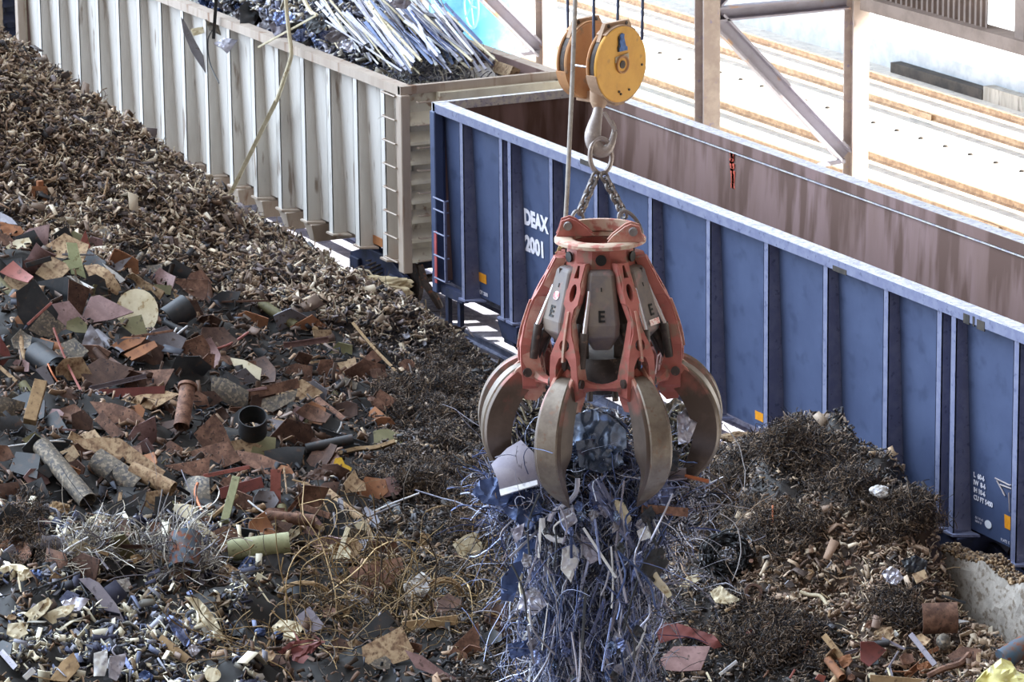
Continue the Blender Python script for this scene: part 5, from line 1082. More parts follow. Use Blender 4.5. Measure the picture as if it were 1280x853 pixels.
for P_, k_, l_ in ARC: wire(k_, 'bent_wire', P_, .014, l_, 'wire', lift=.4)
# ---- right side
mb = MB(); P0 = hit(906, 690)+BV*.7; s_ = 1/pxm(P0)
for k in range(26):
    r_ = rng.uniform(16, 29); o_ = rng.normal(0, 3, 2); el_ = rng.uniform(.75, 1)
    mb.tube([P0+RT*((r_*math.cos(t)+o_[0])*s_)+UP*((r_*el_*math.sin(t)+o_[1])*s_)+BV*(.06*rng.normal()) for t in [i*math.pi/12 for i in range(24)]], .014, 5, close=True)
tag(mb.build('wire_coil', K['dark'], at=P0, smooth=True), 'big dark coil of wire right of the dangling load', 'coil')
P0 = hit(941, 740)+BV*.15; mb = MB(); mb.lathe([(.085, -.03), (.12, -.03), (.13, 0), (.12, .03), (.085, .03)], P0, (BV+UP*.3), 22, closed=True); tag(mb.build('rubber_ring', K['drust'], at=P0, smooth=True), 'small brown ring lying right of the big dark coil', 'ring')
poly('red', 'crumpled_sheet', [(820,786),(832,779),(847,779),(868,786),(892,794),(903,808),(893,812),(867,797),(845,799),(824,804)], 'crumpled red sheet at the bottom right of the load', 'sheet metal', (.4, 0), crump=.15, lift=.35)
poly('lav', 'steel_plate', [(824,826),(842,808),(888,808),(876,838),(848,840),(825,837)], 'mauve-brown plate under the crumpled red sheet', 'plate', (.7, 0), lift=.3)
pipe('rust', 'lid_disc', (1150,772), (1196,772), 48, 'rounded brown lid leaning at the foot of the concrete wall', 'lid', arc=.3, lift=.1)
bar('dark', 'flat_bar', (1174,743), (1207,754), 3, 'thin dark bar against the concrete wall', 'bar', lift=.2)
bar('lavg', 'flat_bar', (1134,790), (1169,832), 7, 'blue-grey steel flat bar at the bottom right', 'bar', h=3, lift=.35)
poly('red', 'bent_sheet', [(1075,804),(1092,804),(1108,813),(1098,824),(1086,834),(1076,826)], 'dark red bent plate left of the blue-grey flat bar', 'plate', (.3, .1), bend=.3, lift=.3)
lump('mott', 'steel_cone', (1176,800), 9, 11, 'grey rounded casting right of the blue-grey bar', 'casting', rough=.1, lift=.25, sub=3)
pipe('bluerust', 'drum', (1248,822), (1284,806), 28, 'dark teal drum at the right edge below the wall', 'drum', lift=.3, hollow=False)
poly('paleyel', 'yellow_sack', [(1219,853),(1233,838),(1251,824),(1264,827),(1272,838),(1284,844),(1290,870),(1222,868)], 'pale yellow crumpled plastic sack in the bottom right corner', 'sack', (.4, 0), crump=.35, lift=.45)
bar('wood', 'timber', (1027,792), (1052,822), 8, 'tan split stick at the bottom right', 'timber', h=4, lift=.3)
bar('wood', 'timber', (1084,845), (1182,856), 9, 'pale board along the bottom edge at right', 'timber', h=6, lift=.3)
wire('cream', 'bent_strip', [(1000,740),(1012,744),(1026,746),(1037,762)], .025, 'cream bent strip on the brown chips', 'strip', lift=.15)
bar('white', 'strip', (898,841), (921,827), 4, 'short white strip near the bottom edge right of the load', 'strip', h=2, lift=.25)
poly('silver', 'crumpled_foil', [(1103,716),(1112,709),(1122,712),(1130,722),(1120,732),(1108,728)], 'pale crinkled plastic on the chips left of the wall', 'plastic', (.3, 0), crump=.35, lift=.2)
lump('white', 'white_scrap', (1097,613), 11, 8, 'white paper-like scrap in the dark turnings beneath the wagon', 'scrap', rough=.3, lift=.2)
wire('copper', 'rod', [(966,632),(966,662)], .014, 'thin rusty rod standing in the dark turnings', 'rod', lift=.3)
wire('rust', 'bent_pipe', [(1160,846),(1180,836),(1200,830),(1212,818)], .045, 'bent rusty pipe in the lower right corner', 'pipe', lift=.35)
wire('rust', 'bent_pipe', [(1236,798),(1242,812),(1238,832)], .035, 'short rusty elbow pipe left of the teal drum', 'pipe', lift=.4)
bar('tan', 'lath', (1217,813), (1223,846), 5, 'upright tan lath left of the yellow sack', 'lath', lift=.45)
poly('cream', 'crumpled_sheet', [(850,734),(858,722),(872,718),(876,724),(862,734)], 'cream torn piece right of the dangling load', 'sheet metal', (.4, .1), crump=.25, lift=.25)
poly('cream', 'crumpled_sheet', [(888,740),(900,732),(915,744),(926,750),(912,756),(894,754)], 'cream crumpled piece below the big dark coil', 'sheet metal', (.5, .1), crump=.25, lift=.2)
poly('white', 'white_strip', [(1166,775),(1190,773),(1212,777),(1190,780)], 'white strip lying below the rounded brown lid', 'strip', (.7, 0), lift=.4)
poly('tan', 'steel_plate', [(1140,718),(1156,712),(1160,722),(1146,730)], 'small tan plate by the end of the concrete wall', 'plate', (.6, 0), lift=.25)
poly('rust', 'steel_plate', [(1184,820),(1202,808),(1228,812),(1222,826),(1196,832)], 'rust plate right of the grey rounded casting', 'plate', (.7, 0), lift=.25)
poly('black', 'rubber_sheet', [(1126,700),(1145,694),(1160,702),(1156,716),(1134,716)], 'black rubber-like sheet at the left end of the concrete wall', 'sheet', (.3, 0), crump=.3, lift=.25)
lump('tan', 'paper_bundle', (929,548), 24, 9, 'cream and rust crumpled bundle beside the right tine, under the wagon', 'bundle', rough=.35, depth=('y', -2.1))
e = empty('rusty_bracket', hit(52, 245)+BV*.2, 'rusty orange square bracket sitting on the brown hill', 'bracket')
P0 = Vector(e.location)
mb = MB(); ux, uz = RT, Vector((0, 0, 1))
for (a0, a1, b0, b1) in ((-.13, -.07, -.16, .12), (.07, .13, -.16, .12), (-.13, .13, -.18, -.12), (-.13, .13, .08, .16)): mb.prism([P0+ux*a0+uz*b0, P0+ux*a1+uz*b0, P0+ux*a1+uz*b1, P0+ux*a0+uz*b1], BV*.16)
mb.build('frame_ring', K['orust'], e); MB().box(tuple(P0+uz*.16-Vector((.05, .05, 0))), tuple(P0+uz*.26+Vector((.05, .05, 0)))).build('stub', K['orust'], e)
wire('tan', 'bent_wire', [(113,270),(124,258),(131,240),(135,222)], .02, 'bowed tan strip on the brown hill', 'strip', lift=.1); wire('cream', 'thin_strip', [(25,98),(32,92),(40,88),(46,84)], .02, 'pale thin strip high on the brown hill', 'strip', lift=.1)
lump('cream', 'paper_scrap', (50,84), 6, 5, 'small cream scrap high on the brown hill', 'scrap', lift=.08, sub=2)
# ================================================================== the load held in the grab
D0 = 46.
K['glass'] = mat('scrap_shiny', '8090aa', '46566f', 'b8c4d2', rough=.18, scale=3, metal=.85)
lump('glass', 'crushed_bundle', (748, 556), 36, 34, 'big crushed blue metal bundle held in the middle of the grab', 'bundle', rough=.3, depth=D0+.1, seed=4, sub=5, rz=1.2)
lump('dark', 'crushed_bundle', (706, 600), 34, 26, 'dark crushed bundle under the two left tines', 'bundle', rough=.45, depth=D0+.35, seed=6, sub=5)
lump('dark', 'crushed_bundle', (800, 598), 36, 24, 'dark crushed bundle under the two right tines', 'bundle', rough=.45, depth=D0+.4, seed=8, sub=5)
lump('mott', 'crushed_bundle', (668, 540), 34, 30, 'mottled bundle of small scrap behind the left tines', 'bundle', rough=.5, depth=D0+.8, seed=12, sub=5)
lump('mott', 'crushed_bundle', (832, 545), 26, 34, 'mottled bundle of small scrap behind the right tines', 'bundle', rough=.5, depth=D0+.9, seed=13, sub=5)
SH = [('glass', [(716,520),(738,512),(760,518),(782,538),(784,560),(762,572),(730,566),(714,548)], 'shiny bluish crumpled panel filling the gap between the front tines'),
      ('glass', [(720,552),(744,548),(772,560),(780,580),(752,592),(724,584)], 'silvery crumpled panel just below the shiny bluish one'),
      ('blue', [(640,604),(668,612),(680,640),(664,662),(640,650),(622,628)], 'deep blue crumpled sheet below the mauve panel'),
      ('blue', [(600,600),(626,596),(640,616),(632,634),(604,630),(590,616)], 'blue crumpled sheet at the left end of the load'),
      ('steelb', [(804,610),(826,598),(842,612),(838,632),(818,640),(800,630)], 'lavender-blue folded sheet under the right tines'),
      ('silver', [(846,520),(864,504),(872,528),(862,552),(848,556)], 'pale plastic-like sheet inside the right side tine'),
      ('dark', [(830,560),(850,566),(846,590),(826,588)], 'dark folded box shape behind the right front tine'),
      ('steelb', [(738,612),(756,608),(764,624),(750,640),(736,632)], 'small bright panel between the tips of the front tines'),
      ('lavg', [(748,622),(764,616),(772,634),(758,648),(746,640)], 'grey finned block below the small bright panel'),
      ('silver', [(700,640),(716,634),(722,652),(708,662),(698,654)], 'pale folded bracket under the left front tine tip'),
      ('white', [(703,686),(716,680),(725,688),(722,706),(714,728),(702,712)], 'crumpled white sheet hanging in the middle of the load'),
      ('blue', [(672,640),(683,650),(668,684),(650,720),(642,752),(626,750),(627,722),(642,706),(656,670)], 'long blue twisted sheet hanging at the left of the load'),
      ('lavg', [(638,662),(656,654),(652,672),(644,680)], 'small mauve flap left of the long blue twisted sheet'),
      ('cream', [(768,625),(780,628),(790,650),(784,656),(772,644)], 'cream scrap piece hanging right of the finned block'),
      ('white', [(796,664),(812,656),(814,672),(800,676)], 'white box-like scrap at the right of the load'),
      ('cream', [(812,700),(822,716),(840,744),(834,748),(818,732),(808,712)], 'cream twisted strip at the right edge of the load'),
      ('dark', [(806,690),(828,684),(836,704),(818,728),(804,716)], 'dark grey sheet at the right of the hanging load'),
      ('lavg', [(726,668),(742,676),(750,700),(738,706),(726,690)], 'mauve ridged scrap in the middle of the load'),
      ('silver', [(650,742),(672,736),(684,756),(668,770),(648,762)], 'pale crumpled scrap below the long blue sheet'),
      ('blue', [(632,806),(660,800),(668,816),(640,824)], 'dark blue flap low on the left of the load')]
for i, (k_, P_, l_) in enumerate(SH): poly(k_, 'crumpled_sheet', P_, l_, 'panel', (.2+.3*(i % 3-1), .3*((i*5) % 3-1)), crump=.14 if k_ == 'glass' else .28, depth=D0-.35+(-.2 if i > 8 else -.1), th=.01)
e_ = poly('lavg', 'bent_sheet', [(612,580),(632,560),(650,550),(667,566),(672,606),(645,614),(626,620),(622,600)], 'mauve bent panel gripped by the left tine', 'panel', (.1, -.3), bend=-.35, depth=D0-.55, th=.02)
poly('white', 'folded_edge', [(624,612),(645,607),(671,600),(672,606),(645,614),(626,620)], '', '', (.5, -.3), depth=D0-.62, parent=e_)
bar('lavg', 'steel_bracket', (824,596), (858,592), 14, 'grey steel bracket sticking out right of the grab', 'bracket', depth=D0-.3, prof='chan'); wire('copper', 'rod', [(856,595),(886,602)], .022, 'rusty rod poking out beyond the grey steel bracket', 'rod', depth=D0-.3)
bar('rust', 'rusty_plank', (802,636), (860,641), 11, 'rusty flat plank sticking out under the right tines', 'plank', h=4, depth=D0-.5)
for i, (a, b) in enumerate((((740,602),(790,686)), ((746,600),(796,690)), ((752,604),(800,700)), ((736,606),(784,676)))):
    bar('steelb', 'steel_strip', a, b, 4.5, ['first', 'second', 'third', 'fourth'][i]+' of the parallel bluish strips slanting down below the grab, '+['inner left', 'inner right', 'rightmost', 'leftmost'][i], 'strip', h=2, depth=D0-.5-.03*i)
wire('white', 'bent_strip', [(678,648),(680,664),(690,674),(704,676)], .03, 'white hooked strip in the upper left of the load', 'strip', depth=D0-.6)
wire('silver', 'bent_strip', [(722,598),(720,616),(708,630),(692,640),(686,652)], .028, 'pale branching strip below the left front tine', 'strip', depth=D0-.6)
wire('cream', 'bent_strip', [(654,706),(650,730),(656,756),(664,780)], .02, 'pale cream ribbon hanging left of the white sheet', 'strip', depth=D0-.5)
# countable strips of the dangling load
colw = ['steelb', 'grey', 'silver', 'dark', 'steelb', 'silver', 'blue', 'lavg', 'white']
cn = {'steelb': 'bluish steel', 'lavg': 'mauve-grey', 'silver': 'silvery', 'dark': 'near-black', 'grey': 'grey', 'blue': 'deep blue', 'white': 'white'}
used = set()
HL = [('the long blue twisted sheet', 648, 700), ('the crumpled white sheet', 713, 705), ('the parallel bluish strips', 770, 650), ('the rusty flat plank', 830, 640), ('the cream twisted strip', 826, 726), ('the dark blue flap', 650, 812), ('the pale crumpled scrap', 667, 754), ('the grey finned block', 758, 632), ('the mauve bent panel', 645, 590), ('the dark grey hanging sheet', 820, 705), ('the bottom edge', 740, 860)]
def rel(px, py, lms, head):
    o = sorted(lms, key=lambda l: (l[1]-px)**2+(l[2]-py)**2)
    def wd(l):
        dx, dy = px-l[1], py-l[2]; d = math.hypot(dx, dy); a = 'right of' if dx > 0 else 'left of'; b = 'below' if dy > 0 else 'above'
        near = 'just ' if d < 26 else ''
        if abs(dx) > 2.2*abs(dy): return near+a
        if abs(dy) > 2.2*abs(dx): return near+b
        return near+b+' and '+a
    for l in o[:4]:
        t = f'{head} {wd(l)} {l[0]}'
        if t not in used and len(t.split()) <= 16: used.add(t); return t
    for l in o[:3]:
        for l2 in o[1:6]:
            if l2 is l: continue
            t = f'{head} {wd(l)} {l[0]}, {wd(l2).replace("just ", "")} {l2[0]}'
            if t not in used and len(t.split()) <= 16: used.add(t); return t
    t = f'{head} {wd(o[0])} {o[0][0]}'; return t
rs = random.Random(11)
for i in range(130):
    y = rs.uniform(640, 850); u = (y-640)/210; cx = 738-8*u; hw = 92-10*u; x = cx+rs.uniform(-hw, hw); an = math.radians(90+rs.gauss(0, 18)); L_ = rs.uniform(28, 95); k_ = colw[i % 9]
    p = (x-math.cos(an)*L_/2, y-math.sin(an)*L_/2); q = (x+math.cos(an)*L_/2, y+math.sin(an)*L_/2); dd = D0+rs.uniform(-.85, -.1); w_ = rs.uniform(1.4, 3.6)
    head = f"{'long' if L_ > 40 else 'short'} {cn[k_]} {'strip' if i % 2 else 'bent wire'}"
    l_ = rel(x, y, HL, head)
    if i % 2: bar(k_, 'steel_strip', p, q, w_, l_, 'strip', h=1.6, depth=dd, dz=rs.uniform(-.3, .3), group='strips dangling from the grab')
    else: wire(k_, 'bent_wire', [p, ((p[0]+q[0])/2+rs.uniform(-16, 16), (p[1]+q[1])/2, rs.uniform(-.1, .1)), q], .012, l_, 'wire', depth=dd, group='strips dangling from the grab')
for i in range(60):
    y = rs.uniform(630, 850); u = (y-640)/210; x = 738-8*u+rs.uniform(-90, 88)*(1-.1*u); r_ = rs.uniform(4, 11); k_ = rs.choice(['steelb', 'silver', 'dark', 'blue', 'glass', 'dark', 'white' if i % 5 == 0 else 'grey', 'steelb'])
    P_ = [(x+r_*rs.uniform(.5, 1)*math.cos(t), y+r_*rs.uniform(.6, 1.3)*math.sin(t)) for t in [j*2*math.pi/6 for j in range(6)]]
    cnn = dict(cn, white='white', glass='shiny blue-grey'); l_ = rel(x, y, HL, f'{"small" if r_ < 7 else "larger"} crumpled {cnn[k_]} scrap')
    poly(k_, 'crumpled_scrap', P_, l_, 'scrap', (rs.uniform(-.6, .9), rs.uniform(-.7, .7)), crump=.3, depth=D0+rs.uniform(-.8, -.1), th=.008, group='scraps dangling from the grab')
P = []
for i in range(46): 
    y = rng.uniform(590, 930); u = (y-640)/210; P.append(tuple(at_d(738-8*u+rng.uniform(-80, 80)*(1 if u > 0 else 1.1), y, D0+rng.uniform(-.3, .35))))
BL = ['64719a', '8890b4', '3a4464', 'b4bad0', '1c2130', '7a7884', 'd4d8e6', '46517a', '232838', '9a969a', '14171f', 'a0a8c4']
curls(P, .3, 5200, 9, .55, .008, BL, .35, 1.3, 'hanging_tangle', 'blue-grey tangle of wire and swarf dangling beneath the grab', m_turn, dirbias=((0, 0, 1), .62), gz=.1)
P = [tuple(at_d(738+rng.uniform(-135, 120), rng.uniform(575, 650), D0+rng.uniform(-.3, .6))) for i in range(30)]
curls(P, .25, 1500, 9, .38, .011, BL+['8a7460', '5c4c44'], .8, 1., 'gripped_tangle', 'mixed wire and swarf squeezed between the tines of the grab', m_turn)
P = [tuple(at_d(rng.choice([655, 668, 836, 846])+rng.uniform(-12, 12), rng.uniform(520, 580), D0+rng.uniform(.2, .9))) for i in range(16)]
curls(P, .2, 900, 6, .16, .03, ['a89c80', '6d6a68', '3c3836', 'c8c0a4', '5c5a66'], .7, 1., 'gripped_crumbs', 'pale crumbly scrap held behind the side tines', m_turn)
# ================================================================== scrap heaped in the white wagon
def zs(x, y): return 4.12+.5*np.clip((-2.6-x)/3, 0, 1)+.55*np.clip((-4.5-x)/3, 0, 1)-.35*np.clip((-10-x)/6, 0, 1)-.25*np.abs(y-.1)**2*.5+.2*vnoise(np.asarray(x)*1.5, np.asarray(y)*1.5, 61)
n = 15000; X = rng.uniform(-21.9, -1.7, n); Y = rng.uniform(-1.3, 1.3, n); P = np.stack([X, Y, zs(X, Y)-rng.uniform(0, .25, n)], 1)
sg = np.array([(-1,-1,-1),(1,-1,-1),(1,1,-1),(-1,1,-1),(-1,-1,1),(1,-1,1),(1,1,1),(-1,1,1)])
A = rng.normal(size=(n, 3)); A[:, 2] *= .5; A /= np.linalg.norm(A, axis=1)[:, None]; B = np.cross(A, rng.normal(size=(n, 3))); B /= np.linalg.norm(B, axis=1)[:, None]; C = np.cross(A, B)
l1 = rng.uniform(.03, .12, n); l2 = l1*rng.uniform(.2, .6, n); l3 = rng.uniform(.004, .012, n)
c8 = P[:, None]+sg[None, :, 0:1]*(A*l1[:, None])[:, None]+sg[None, :, 1:2]*(B*l2[:, None])[:, None]+sg[None, :, 2:3]*(C*l3[:, None])[:, None]
ff = np.array([(0,3,2,1),(4,5,6,7),(0,1,5,4),(1,2,6,5),(2,3,7,6),(3,0,4,7)]); FF = (ff[None]+(np.arange(n)*8)[:, None, None]).reshape(-1, 4)
pl = np.array([lin(c) for c in ('9c9ca8', 'c8c4bc', '6a6a78', 'e0dcd0', '4c4e5c', 'b0a898', '8488a0', '3c3e48')]); T = np.repeat(pl[rng.integers(0, 8, n)], 8, 0)
gx2, gy2 = np.meshgrid(np.linspace(-22, -1.62, 90), np.linspace(-1.33, 1.33, 16), indexing='ij'); bz = zs(gx2, gy2)-.18; a = (np.arange(89)[:, None]*16+np.arange(15)[None]).ravel()
bV = np.stack([gx2.ravel(), gy2.ravel(), bz.ravel()], 1); bF = np.stack([a, a+16, a+17, a+1], 1)
tag(np_mesh('wagon_scrap', np.concatenate([bV, c8.reshape(-1, 3)]), np.concatenate([bF, FF+len(bV)]), np.concatenate([np.tile(lin('34343c'), (len(bV), 1)), T]), m_turn), 'fine grey scrap filling the white wagon', 'scrap', kind='stuff')
X = rng.uniform(-4.5, -1.9, 30); Y = rng.uniform(-1.1, 1.0, 30); curls(np.stack([X, Y, zs(X, Y)+.05], 1), .2, 900, 8, .3, .014, ['a4a0a0', '7c7c88', 'd0ccc0', '54545f'], .9, .5, 'wire_shavings', 'pale tangled wire at the near end of the white wagon', m_turn)
rw = random.Random(5); WL = [('the knotted pale stick', 395, 20), ('the bright blue locomotive', 545, 8), ('the tan block in the wagon', 632, 88), ('the long pale bent pole', 358, 45), ('the twisted grey offcut', 243, 55), ('the dark protruding bar', 535, 18), ('the near wagon corner', 500, 105)]
made = 0; tries = 0
cols_ = ['silver', 'lavg', 'steelb', 'silver', 'grey', 'white', 'cream', 'blue']; cnm = dict(cn, white='white', cream='cream', tan='tan', mott='mottled', wood='brown')
while made < 120 and tries < 2000:
    tries += 1; px0 = rw.uniform(380, 560); py0 = rw.uniform(-25, 40); a_ = math.radians(rw.gauss(50, 7)); L_ = rw.uniform(50, 115); px1 = px0+math.cos(a_)*L_; py1 = py0+math.sin(a_)*L_
    z1 = 4.45+rw.uniform(0, .35); z0 = z1+rw.uniform(.35, .7); B_ = on_z(px1, py1, z1); A_ = on_z(px0, py0, z0)
    if not (-1.25 < B_.y < 1.2 and -1.3 < A_.y < 1.35 and B_.x < -1.9): continue
    if B_.z < float(zs(B_.x, B_.y))-.1: continue
    k_ = cols_[made % 8]; w_ = rw.uniform(1.6, 3.8)/pxm(A_); made += 1
    l_ = rel((px0+px1)/2, (py0+py1)/2, WL, f"{cnm[k_]} {'channel' if made % 4 == 0 else 'tube' if made % 2 else 'bar'} in the wagon")
    mb = MB()
    if made % 4 == 0: mb.beam(A_, B_, w_*1.3, w_, BV, [(-.5,-.5),(.5,-.5),(.5,.5),(.38,.5),(.38,-.38),(-.38,-.38),(-.38,.5),(-.5,.5)])
    elif made % 2: mb.tube([A_, (A_+B_)/2+Vector((0, 0, rw.uniform(-.05, .05))), B_], w_/2, 8)
    else: mb.beam(A_, B_, w_, w_*.5, BV)
    tag(mb.build('scrap_bar', K[k_], at=A_), l_, 'bar', 'long bars heaped in the white wagon')
for i in range(52):
    x = rw.uniform(236, 425) if i < 44 else rw.uniform(420, 560); y = (x-200)*.33+rw.uniform(-30, 4)-4 if i < 44 else rw.uniform(0, 60); r_ = rw.uniform(8, 20); k_ = rw.choice(['silver', 'lavg', 'dark', 'blue', 'steelb', 'white', 'grey', 'dark'])
    zz = 4.6+rw.uniform(0, .4); P0 = on_z(x, y, zz)
    if not (-1.5 < P0.y < 1.3): zz = on_y(x, y, -1.2).z
    if zz > 6: continue
    P_ = [(x+r_*rw.uniform(.5, 1.1)*math.cos(t), y+r_*rw.uniform(.3, .8)*math.sin(t)) for t in [j*2*math.pi/6 for j in range(6)]]
    poly(k_, 'crumpled_sheet', P_, rel(x, y, WL, f'{"small" if r_ < 13 else "wide"} crumpled {cnm[k_]} sheet in the wagon'), 'sheet metal', (rw.uniform(-.3, 1), rw.uniform(-.6, .6)), crump=.3, depth=('z', zz), th=.008, group='crumpled sheets in the white wagon')
YP = -1.8
wire('cream', 'bent_pole', [(356,-20),(358,10),(361,40),(364,62),(362,78),(346,126)], .042, 'long pale bent pole leaning over the side of the white wagon, upper part', 'pole', depth=('y', YP), n=8)
o_ = bpy.data.objects[-1]
bar('cream', 'pole_length', (346,125), (275,269), 5, 'straight pale pole leaning from the hill edge against the white wagon', 'pole', depth=('y', YP))
bar('cream', 'thin_stick', (323,59), (396,19), 2.4, 'thin cream stick jutting over the rim of the white wagon', 'stick', depth=('y', -1.75))
wire('cream', 'knotted_stick', [(374,-12),(388,14),(396,20),(404,30),(407,52),(403,68)], .045, 'knotted pale stick standing in the wagon beside the long bars', 'stick', depth=('y', -1.2))
poly('grey', 'twisted_offcut', [(226,21),(231,27),(240,44),(263,85),(258,93),(240,66),(229,40)], 'twisted grey offcut hanging over the white wagon side', 'offcut', (.0, .2), bend=.3, depth=('y', -1.78))
bar('dark', 'upright_bar', (271,-12), (267,48), 4, 'dark upright bar at the rim of the white wagon', 'bar', depth=('y', -1.72))
wire('black', 'hanging_wire', [(265,38),(260,50),(261,72),(266,88),(274,104)], .014, 'thin black wire hanging down the white wagon side', 'wire', depth=('y', -1.74))
poly('silver', 'folded_sheet', [(267,54),(280,47),(297,50),(290,60),(284,66),(276,60)], 'silver folded sheet sticking out over the wagon rim', 'sheet metal', (.6, 0), crump=.12, depth=('y', -1.74))
poly('cream', 'torn_box', [(238,36),(256,33),(258,40),(242,45)], 'cream torn box end at the wagon rim left of the dark bar', 'box', (.2, .2), crump=.12, depth=('y', -1.7))
for i, P_ in enumerate([[(300,8),(318,-6),(324,20),(312,40),(300,30)], [(336,30),(356,22),(380,34),(370,52),(345,48)], [(256,24),(280,22),(310,42),(290,50),(262,38)], [(310,38),(335,34),(345,46),(330,52),(312,46)]]):
    poly(['dark', 'lavg', 'mott', 'blue'][i], 'crumpled_sheet', P_, ['dark upright crumpled sheet behind the dark bar on the wagon', 'mauve crumpled sheet by the knotted pale stick', 'mottled crumpled sheet resting on the wagon rim', 'blue crumpled scrap on the rim beside the thin cream stick'][i], 'sheet metal', (.3, .1), crump=.2, depth=('y', -1.35))
bar('grey', 'protruding_bar', (500,13), (574,24), 4.5, 'dark bar protruding level across the wagon towards the blue locomotive', 'bar', depth=('y', .6), dz=.3)
bar('tan', 'tan_block', (622, 85), (643, 92), 15, 'tan block lying at the far end corner of the white wagon', 'block', h=12, depth=('z', 4.35))
poly('white', 'pale_sheet', [(584,92),(596,82),(612,84),(624,98),(600,102)], 'pale sheet lying beside the tan block', 'sheet metal', (.9, 0), crump=.06, depth=('z', 4.3))
poly('white', 'white_strip', [(603,87),(615,67),(619,71),(609,90)], 'bluish white strip leaning behind the pale sheet', 'strip', (.1, 0), depth=('z', 4.45))
wire('cream', 'bent_strip', [(571,60),(574,74),(582,82),(590,86)], .03, 'curved cream strip against the wagon inner wall', 'strip', depth=('z', 4.5))
poly('steelb', 'folded_sheet', [(510,60),(530,45),(545,40),(542,58),(520,72)], 'light blue folded sheet at the right end of the long bars', 'sheet metal', (.4, .2), depth=('z', 4.6), bend=.1)
# ================================================================== smaller pieces over the heap
LM = [('the large round pale disc', 171, 391), ('the light green board', 96, 326), ('the rust-red flanged pipe', 232, 505), ('the black open pipe', 318, 532), ('the long mottled rusty pipe', 85, 592), ('the flared greenish pipe', 325, 683),
      ('the yellow fitting', 428, 580), ('the rounded rust plate', 412, 470), ('the red box section', 303, 608), ('the mauve-grey square plate', 388, 771), ('the broad rusty sheet', 470, 722), ('the brown cracked panel', 486, 813),
      ('the white plastic rag', 523, 738), ('the cream foil sheet', 258, 775), ('the grey twisted strip', 130, 760), ('the silvery wire tangle', 225, 705), ('the blue and rust drum', 232, 688), ('the dark drum', 62, 452),
      ('the weathered wooden post', 46, 502), ('the crumpled red sheet', 860, 792), ('the big dark coil', 906, 690), ('the small brown ring', 941, 740), ('the concrete wall end', 1150, 690), ('the yellow plastic sack', 1250, 845),
      ('the rounded brown lid', 1172, 762), ('the dark red bent plate', 1090, 818), ('the black wire nest', 30, 665), ('the cream boulder', 477, 358), ('the folded cream card', 585, 682), ('the big speckled rust plate', 272, 556),
      ('the dark curved shell', 287, 490), ('the dark olive plate', 46, 385), ('the brown stick at bottom left', 228, 820), ('the cream lid', 266, 844), ('the dark angle bar', 430, 547), ('the white pressed bracket', 126, 828), ('the pinkish upright board', 344, 614), ('the white straight wire', 478, 636)]
CN = {'rust': 'rusty', 'drust': 'dark rusty', 'orust': 'orange-rusted', 'lav': 'mauve-brown', 'tan': 'tan', 'dark': 'near-black', 'mott': 'mottled', 'grey': 'grey', 'red2': 'pinkish red', 'cream': 'cream', 'white': 'white', 'silver': 'silvery', 'steelb': 'bluish steel', 'wood': 'brown', 'blue': 'dark blue', 'lavg': 'mauve-grey', 'sage': 'greenish', 'olive': 'olive', 'black': 'black', 'red': 'dark red', 'copper': 'coppery'}
rf = random.Random(21)
def inpoly_dist(px, py, pts, d): return all((px-a)**2+(py-b)**2 > d*d for a, b in pts)
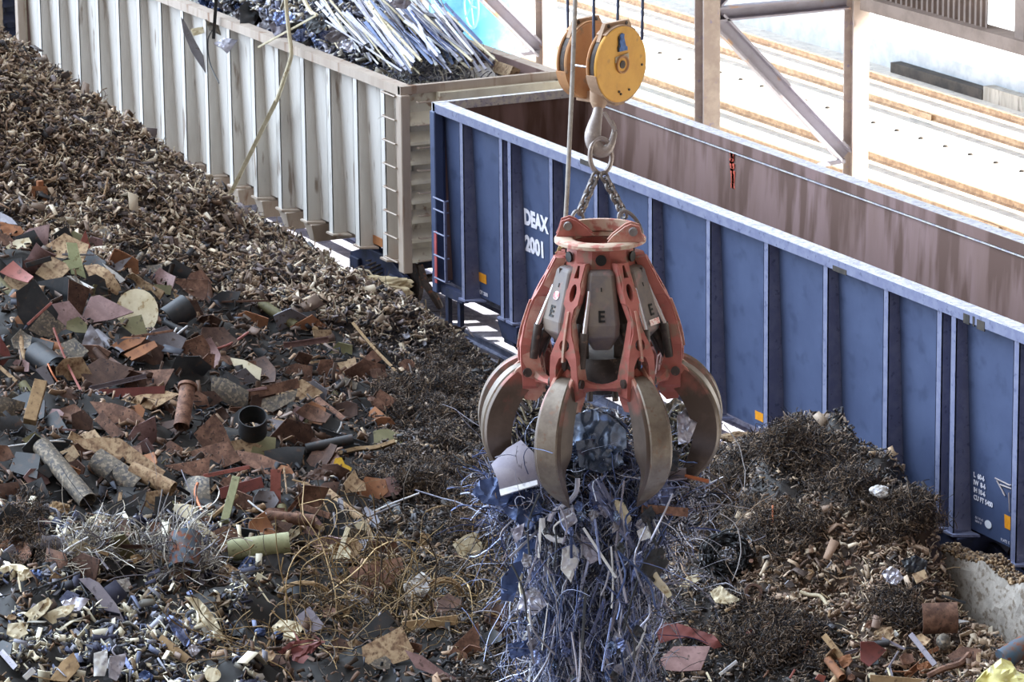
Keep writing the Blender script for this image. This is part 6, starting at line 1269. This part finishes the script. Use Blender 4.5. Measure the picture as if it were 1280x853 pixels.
def fill(n, box, cond, keys, kinds, smin, smax, gap, grp):
    pts = []; t = 0
    while len(pts) < n and t < 16000:
        t += 1; x = rf.uniform(box[0], box[2]); y = rf.uniform(box[1], box[3])
        if not cond(x, y) or not inpoly_dist(x, y, pts, gap): continue
        pts.append((x, y)); k_ = rf.choice(keys); kd = rf.choice(kinds); s = rf.uniform(smin, smax); an = rf.uniform(-.2, math.pi-.2); li = rf.uniform(-.02, .2)
        sz = 'small' if s < smin+(smax-smin)*.4 else 'larger'
        p = (x-math.cos(an)*s/2, y-math.sin(an)*s/2); q = (x+math.cos(an)*s/2, y+math.sin(an)*s/2)
        if kd == 'plate':
            m_ = rf.randint(4, 6); ph = rf.uniform(0, 6); P_ = [(x+s*.5*rf.uniform(.6, 1.1)*math.cos(ph+j*2*math.pi/m_), y+s*.42*rf.uniform(.5, 1.1)*math.sin(ph+j*2*math.pi/m_)) for j in range(m_)]
            poly(k_, 'steel_plate', P_, rel(x, y, LM, f'{sz} {CN[k_]} plate'), 'plate', (rf.uniform(-.5, 1.1), rf.uniform(-.8, .8)), bend=rf.choice([0, .25, .4, -.4]), lift=li, group=grp)
        elif kd == 'crump':
            P_ = [(x+s*.5*rf.uniform(.5, 1.1)*math.cos(j*math.pi/3.5), y+s*.4*rf.uniform(.5, 1.1)*math.sin(j*math.pi/3.5)) for j in range(7)]
            poly(k_, 'crumpled_sheet', P_, rel(x, y, LM, f'{sz} crumpled {CN[k_]} sheet'), 'sheet metal', (rf.uniform(-.1, 1), rf.uniform(-.7, .7)), crump=.28, lift=li, th=.008, group=grp)
        elif kd == 'bar': bar(k_, 'steel_bar', p, q, rf.uniform(4, 8), rel(x, y, LM, f'{sz} {CN[k_]} bar'), 'bar', h=rf.uniform(2, 5), lift=li, prof=rf.choice(['box', 'angle', 'chan', 'box']), group=grp)
        elif kd == 'pipe': pipe(k_, 'pipe_piece', p, q, rf.uniform(8, 15), rel(x, y, LM, f'{sz} {CN[k_]} pipe'), 'pipe', lift=li, arc=rf.choice([1, 1, .42]), face=rf.uniform(0, .15), group=grp)
        elif kd == 'stick': bar(k_, 'stick', p, q, rf.uniform(1.6, 3.4), rel(x, y, LM, f'{sz} thin {CN[k_]} stick'), 'stick', lift=li+.06, group=grp)
        elif kd == 'wire': wire(k_, 'bent_wire', [p, (x+rf.uniform(-8, 8), y+rf.uniform(-8, 8)), q], .013, rel(x, y, LM, f'{sz} bent {CN[k_]} wire'), 'wire', lift=li+.12, group=grp)
fill(285, (0, 285, 490, 715), lambda x, y: y > 290+.42*max(0, x-120) and y < 720-.12*x+30, ['rust', 'drust', 'rust', 'dark', 'lav', 'tan', 'mott', 'dark', 'drust', 'grey', 'orust', 'olive', 'drust', 'dark'], ['plate', 'plate', 'plate', 'plate', 'bar', 'pipe', 'stick', 'plate'], 24, 62, 13.5, 'loose pieces of the plate pile')
fill(80, (0, 665, 345, 850), lambda x, y: True, ['cream', 'white', 'silver', 'steelb', 'wood', 'dark', 'cream', 'blue', 'lavg', 'grey', 'dark', 'tan'], ['crump', 'crump', 'crump', 'plate', 'stick', 'wire', 'bar'], 12, 34, 13, 'loose pieces of the bright scrap')
fill(60, (335, 650, 640, 850), lambda x, y: True, ['rust', 'drust', 'wood', 'dark', 'cream', 'tan', 'mott', 'grey'], ['plate', 'bar', 'stick', 'wire', 'crump', 'plate', 'bar'], 14, 50, 16, 'loose pieces at the bottom centre')
fill(34, (1040, 765, 1275, 850), lambda x, y: y > 800-.1*(x-1040) and not (x > 1210 and y > 815), ['rust', 'drust', 'dark', 'lavg', 'tan', 'cream', 'black', 'orust'], ['plate', 'bar', 'stick', 'pipe', 'crump'], 12, 36, 13, 'loose pieces below the concrete wall')
fill(36, (380, 400, 640, 560), lambda x, y: y > 400+.42*(x-500), ['rust', 'cream', 'wood', 'grey', 'tan', 'dark', 'white'], ['crump', 'plate', 'stick', 'wire'], 8, 20, 18, 'small pieces on the open slope')
fill(36, (850, 690, 1120, 850), lambda x, y: True, ['cream', 'rust', 'wood', 'white', 'tan', 'grey', 'red2'], ['crump', 'plate', 'stick', 'wire'], 7, 18, 16, 'small pieces on the right slope')
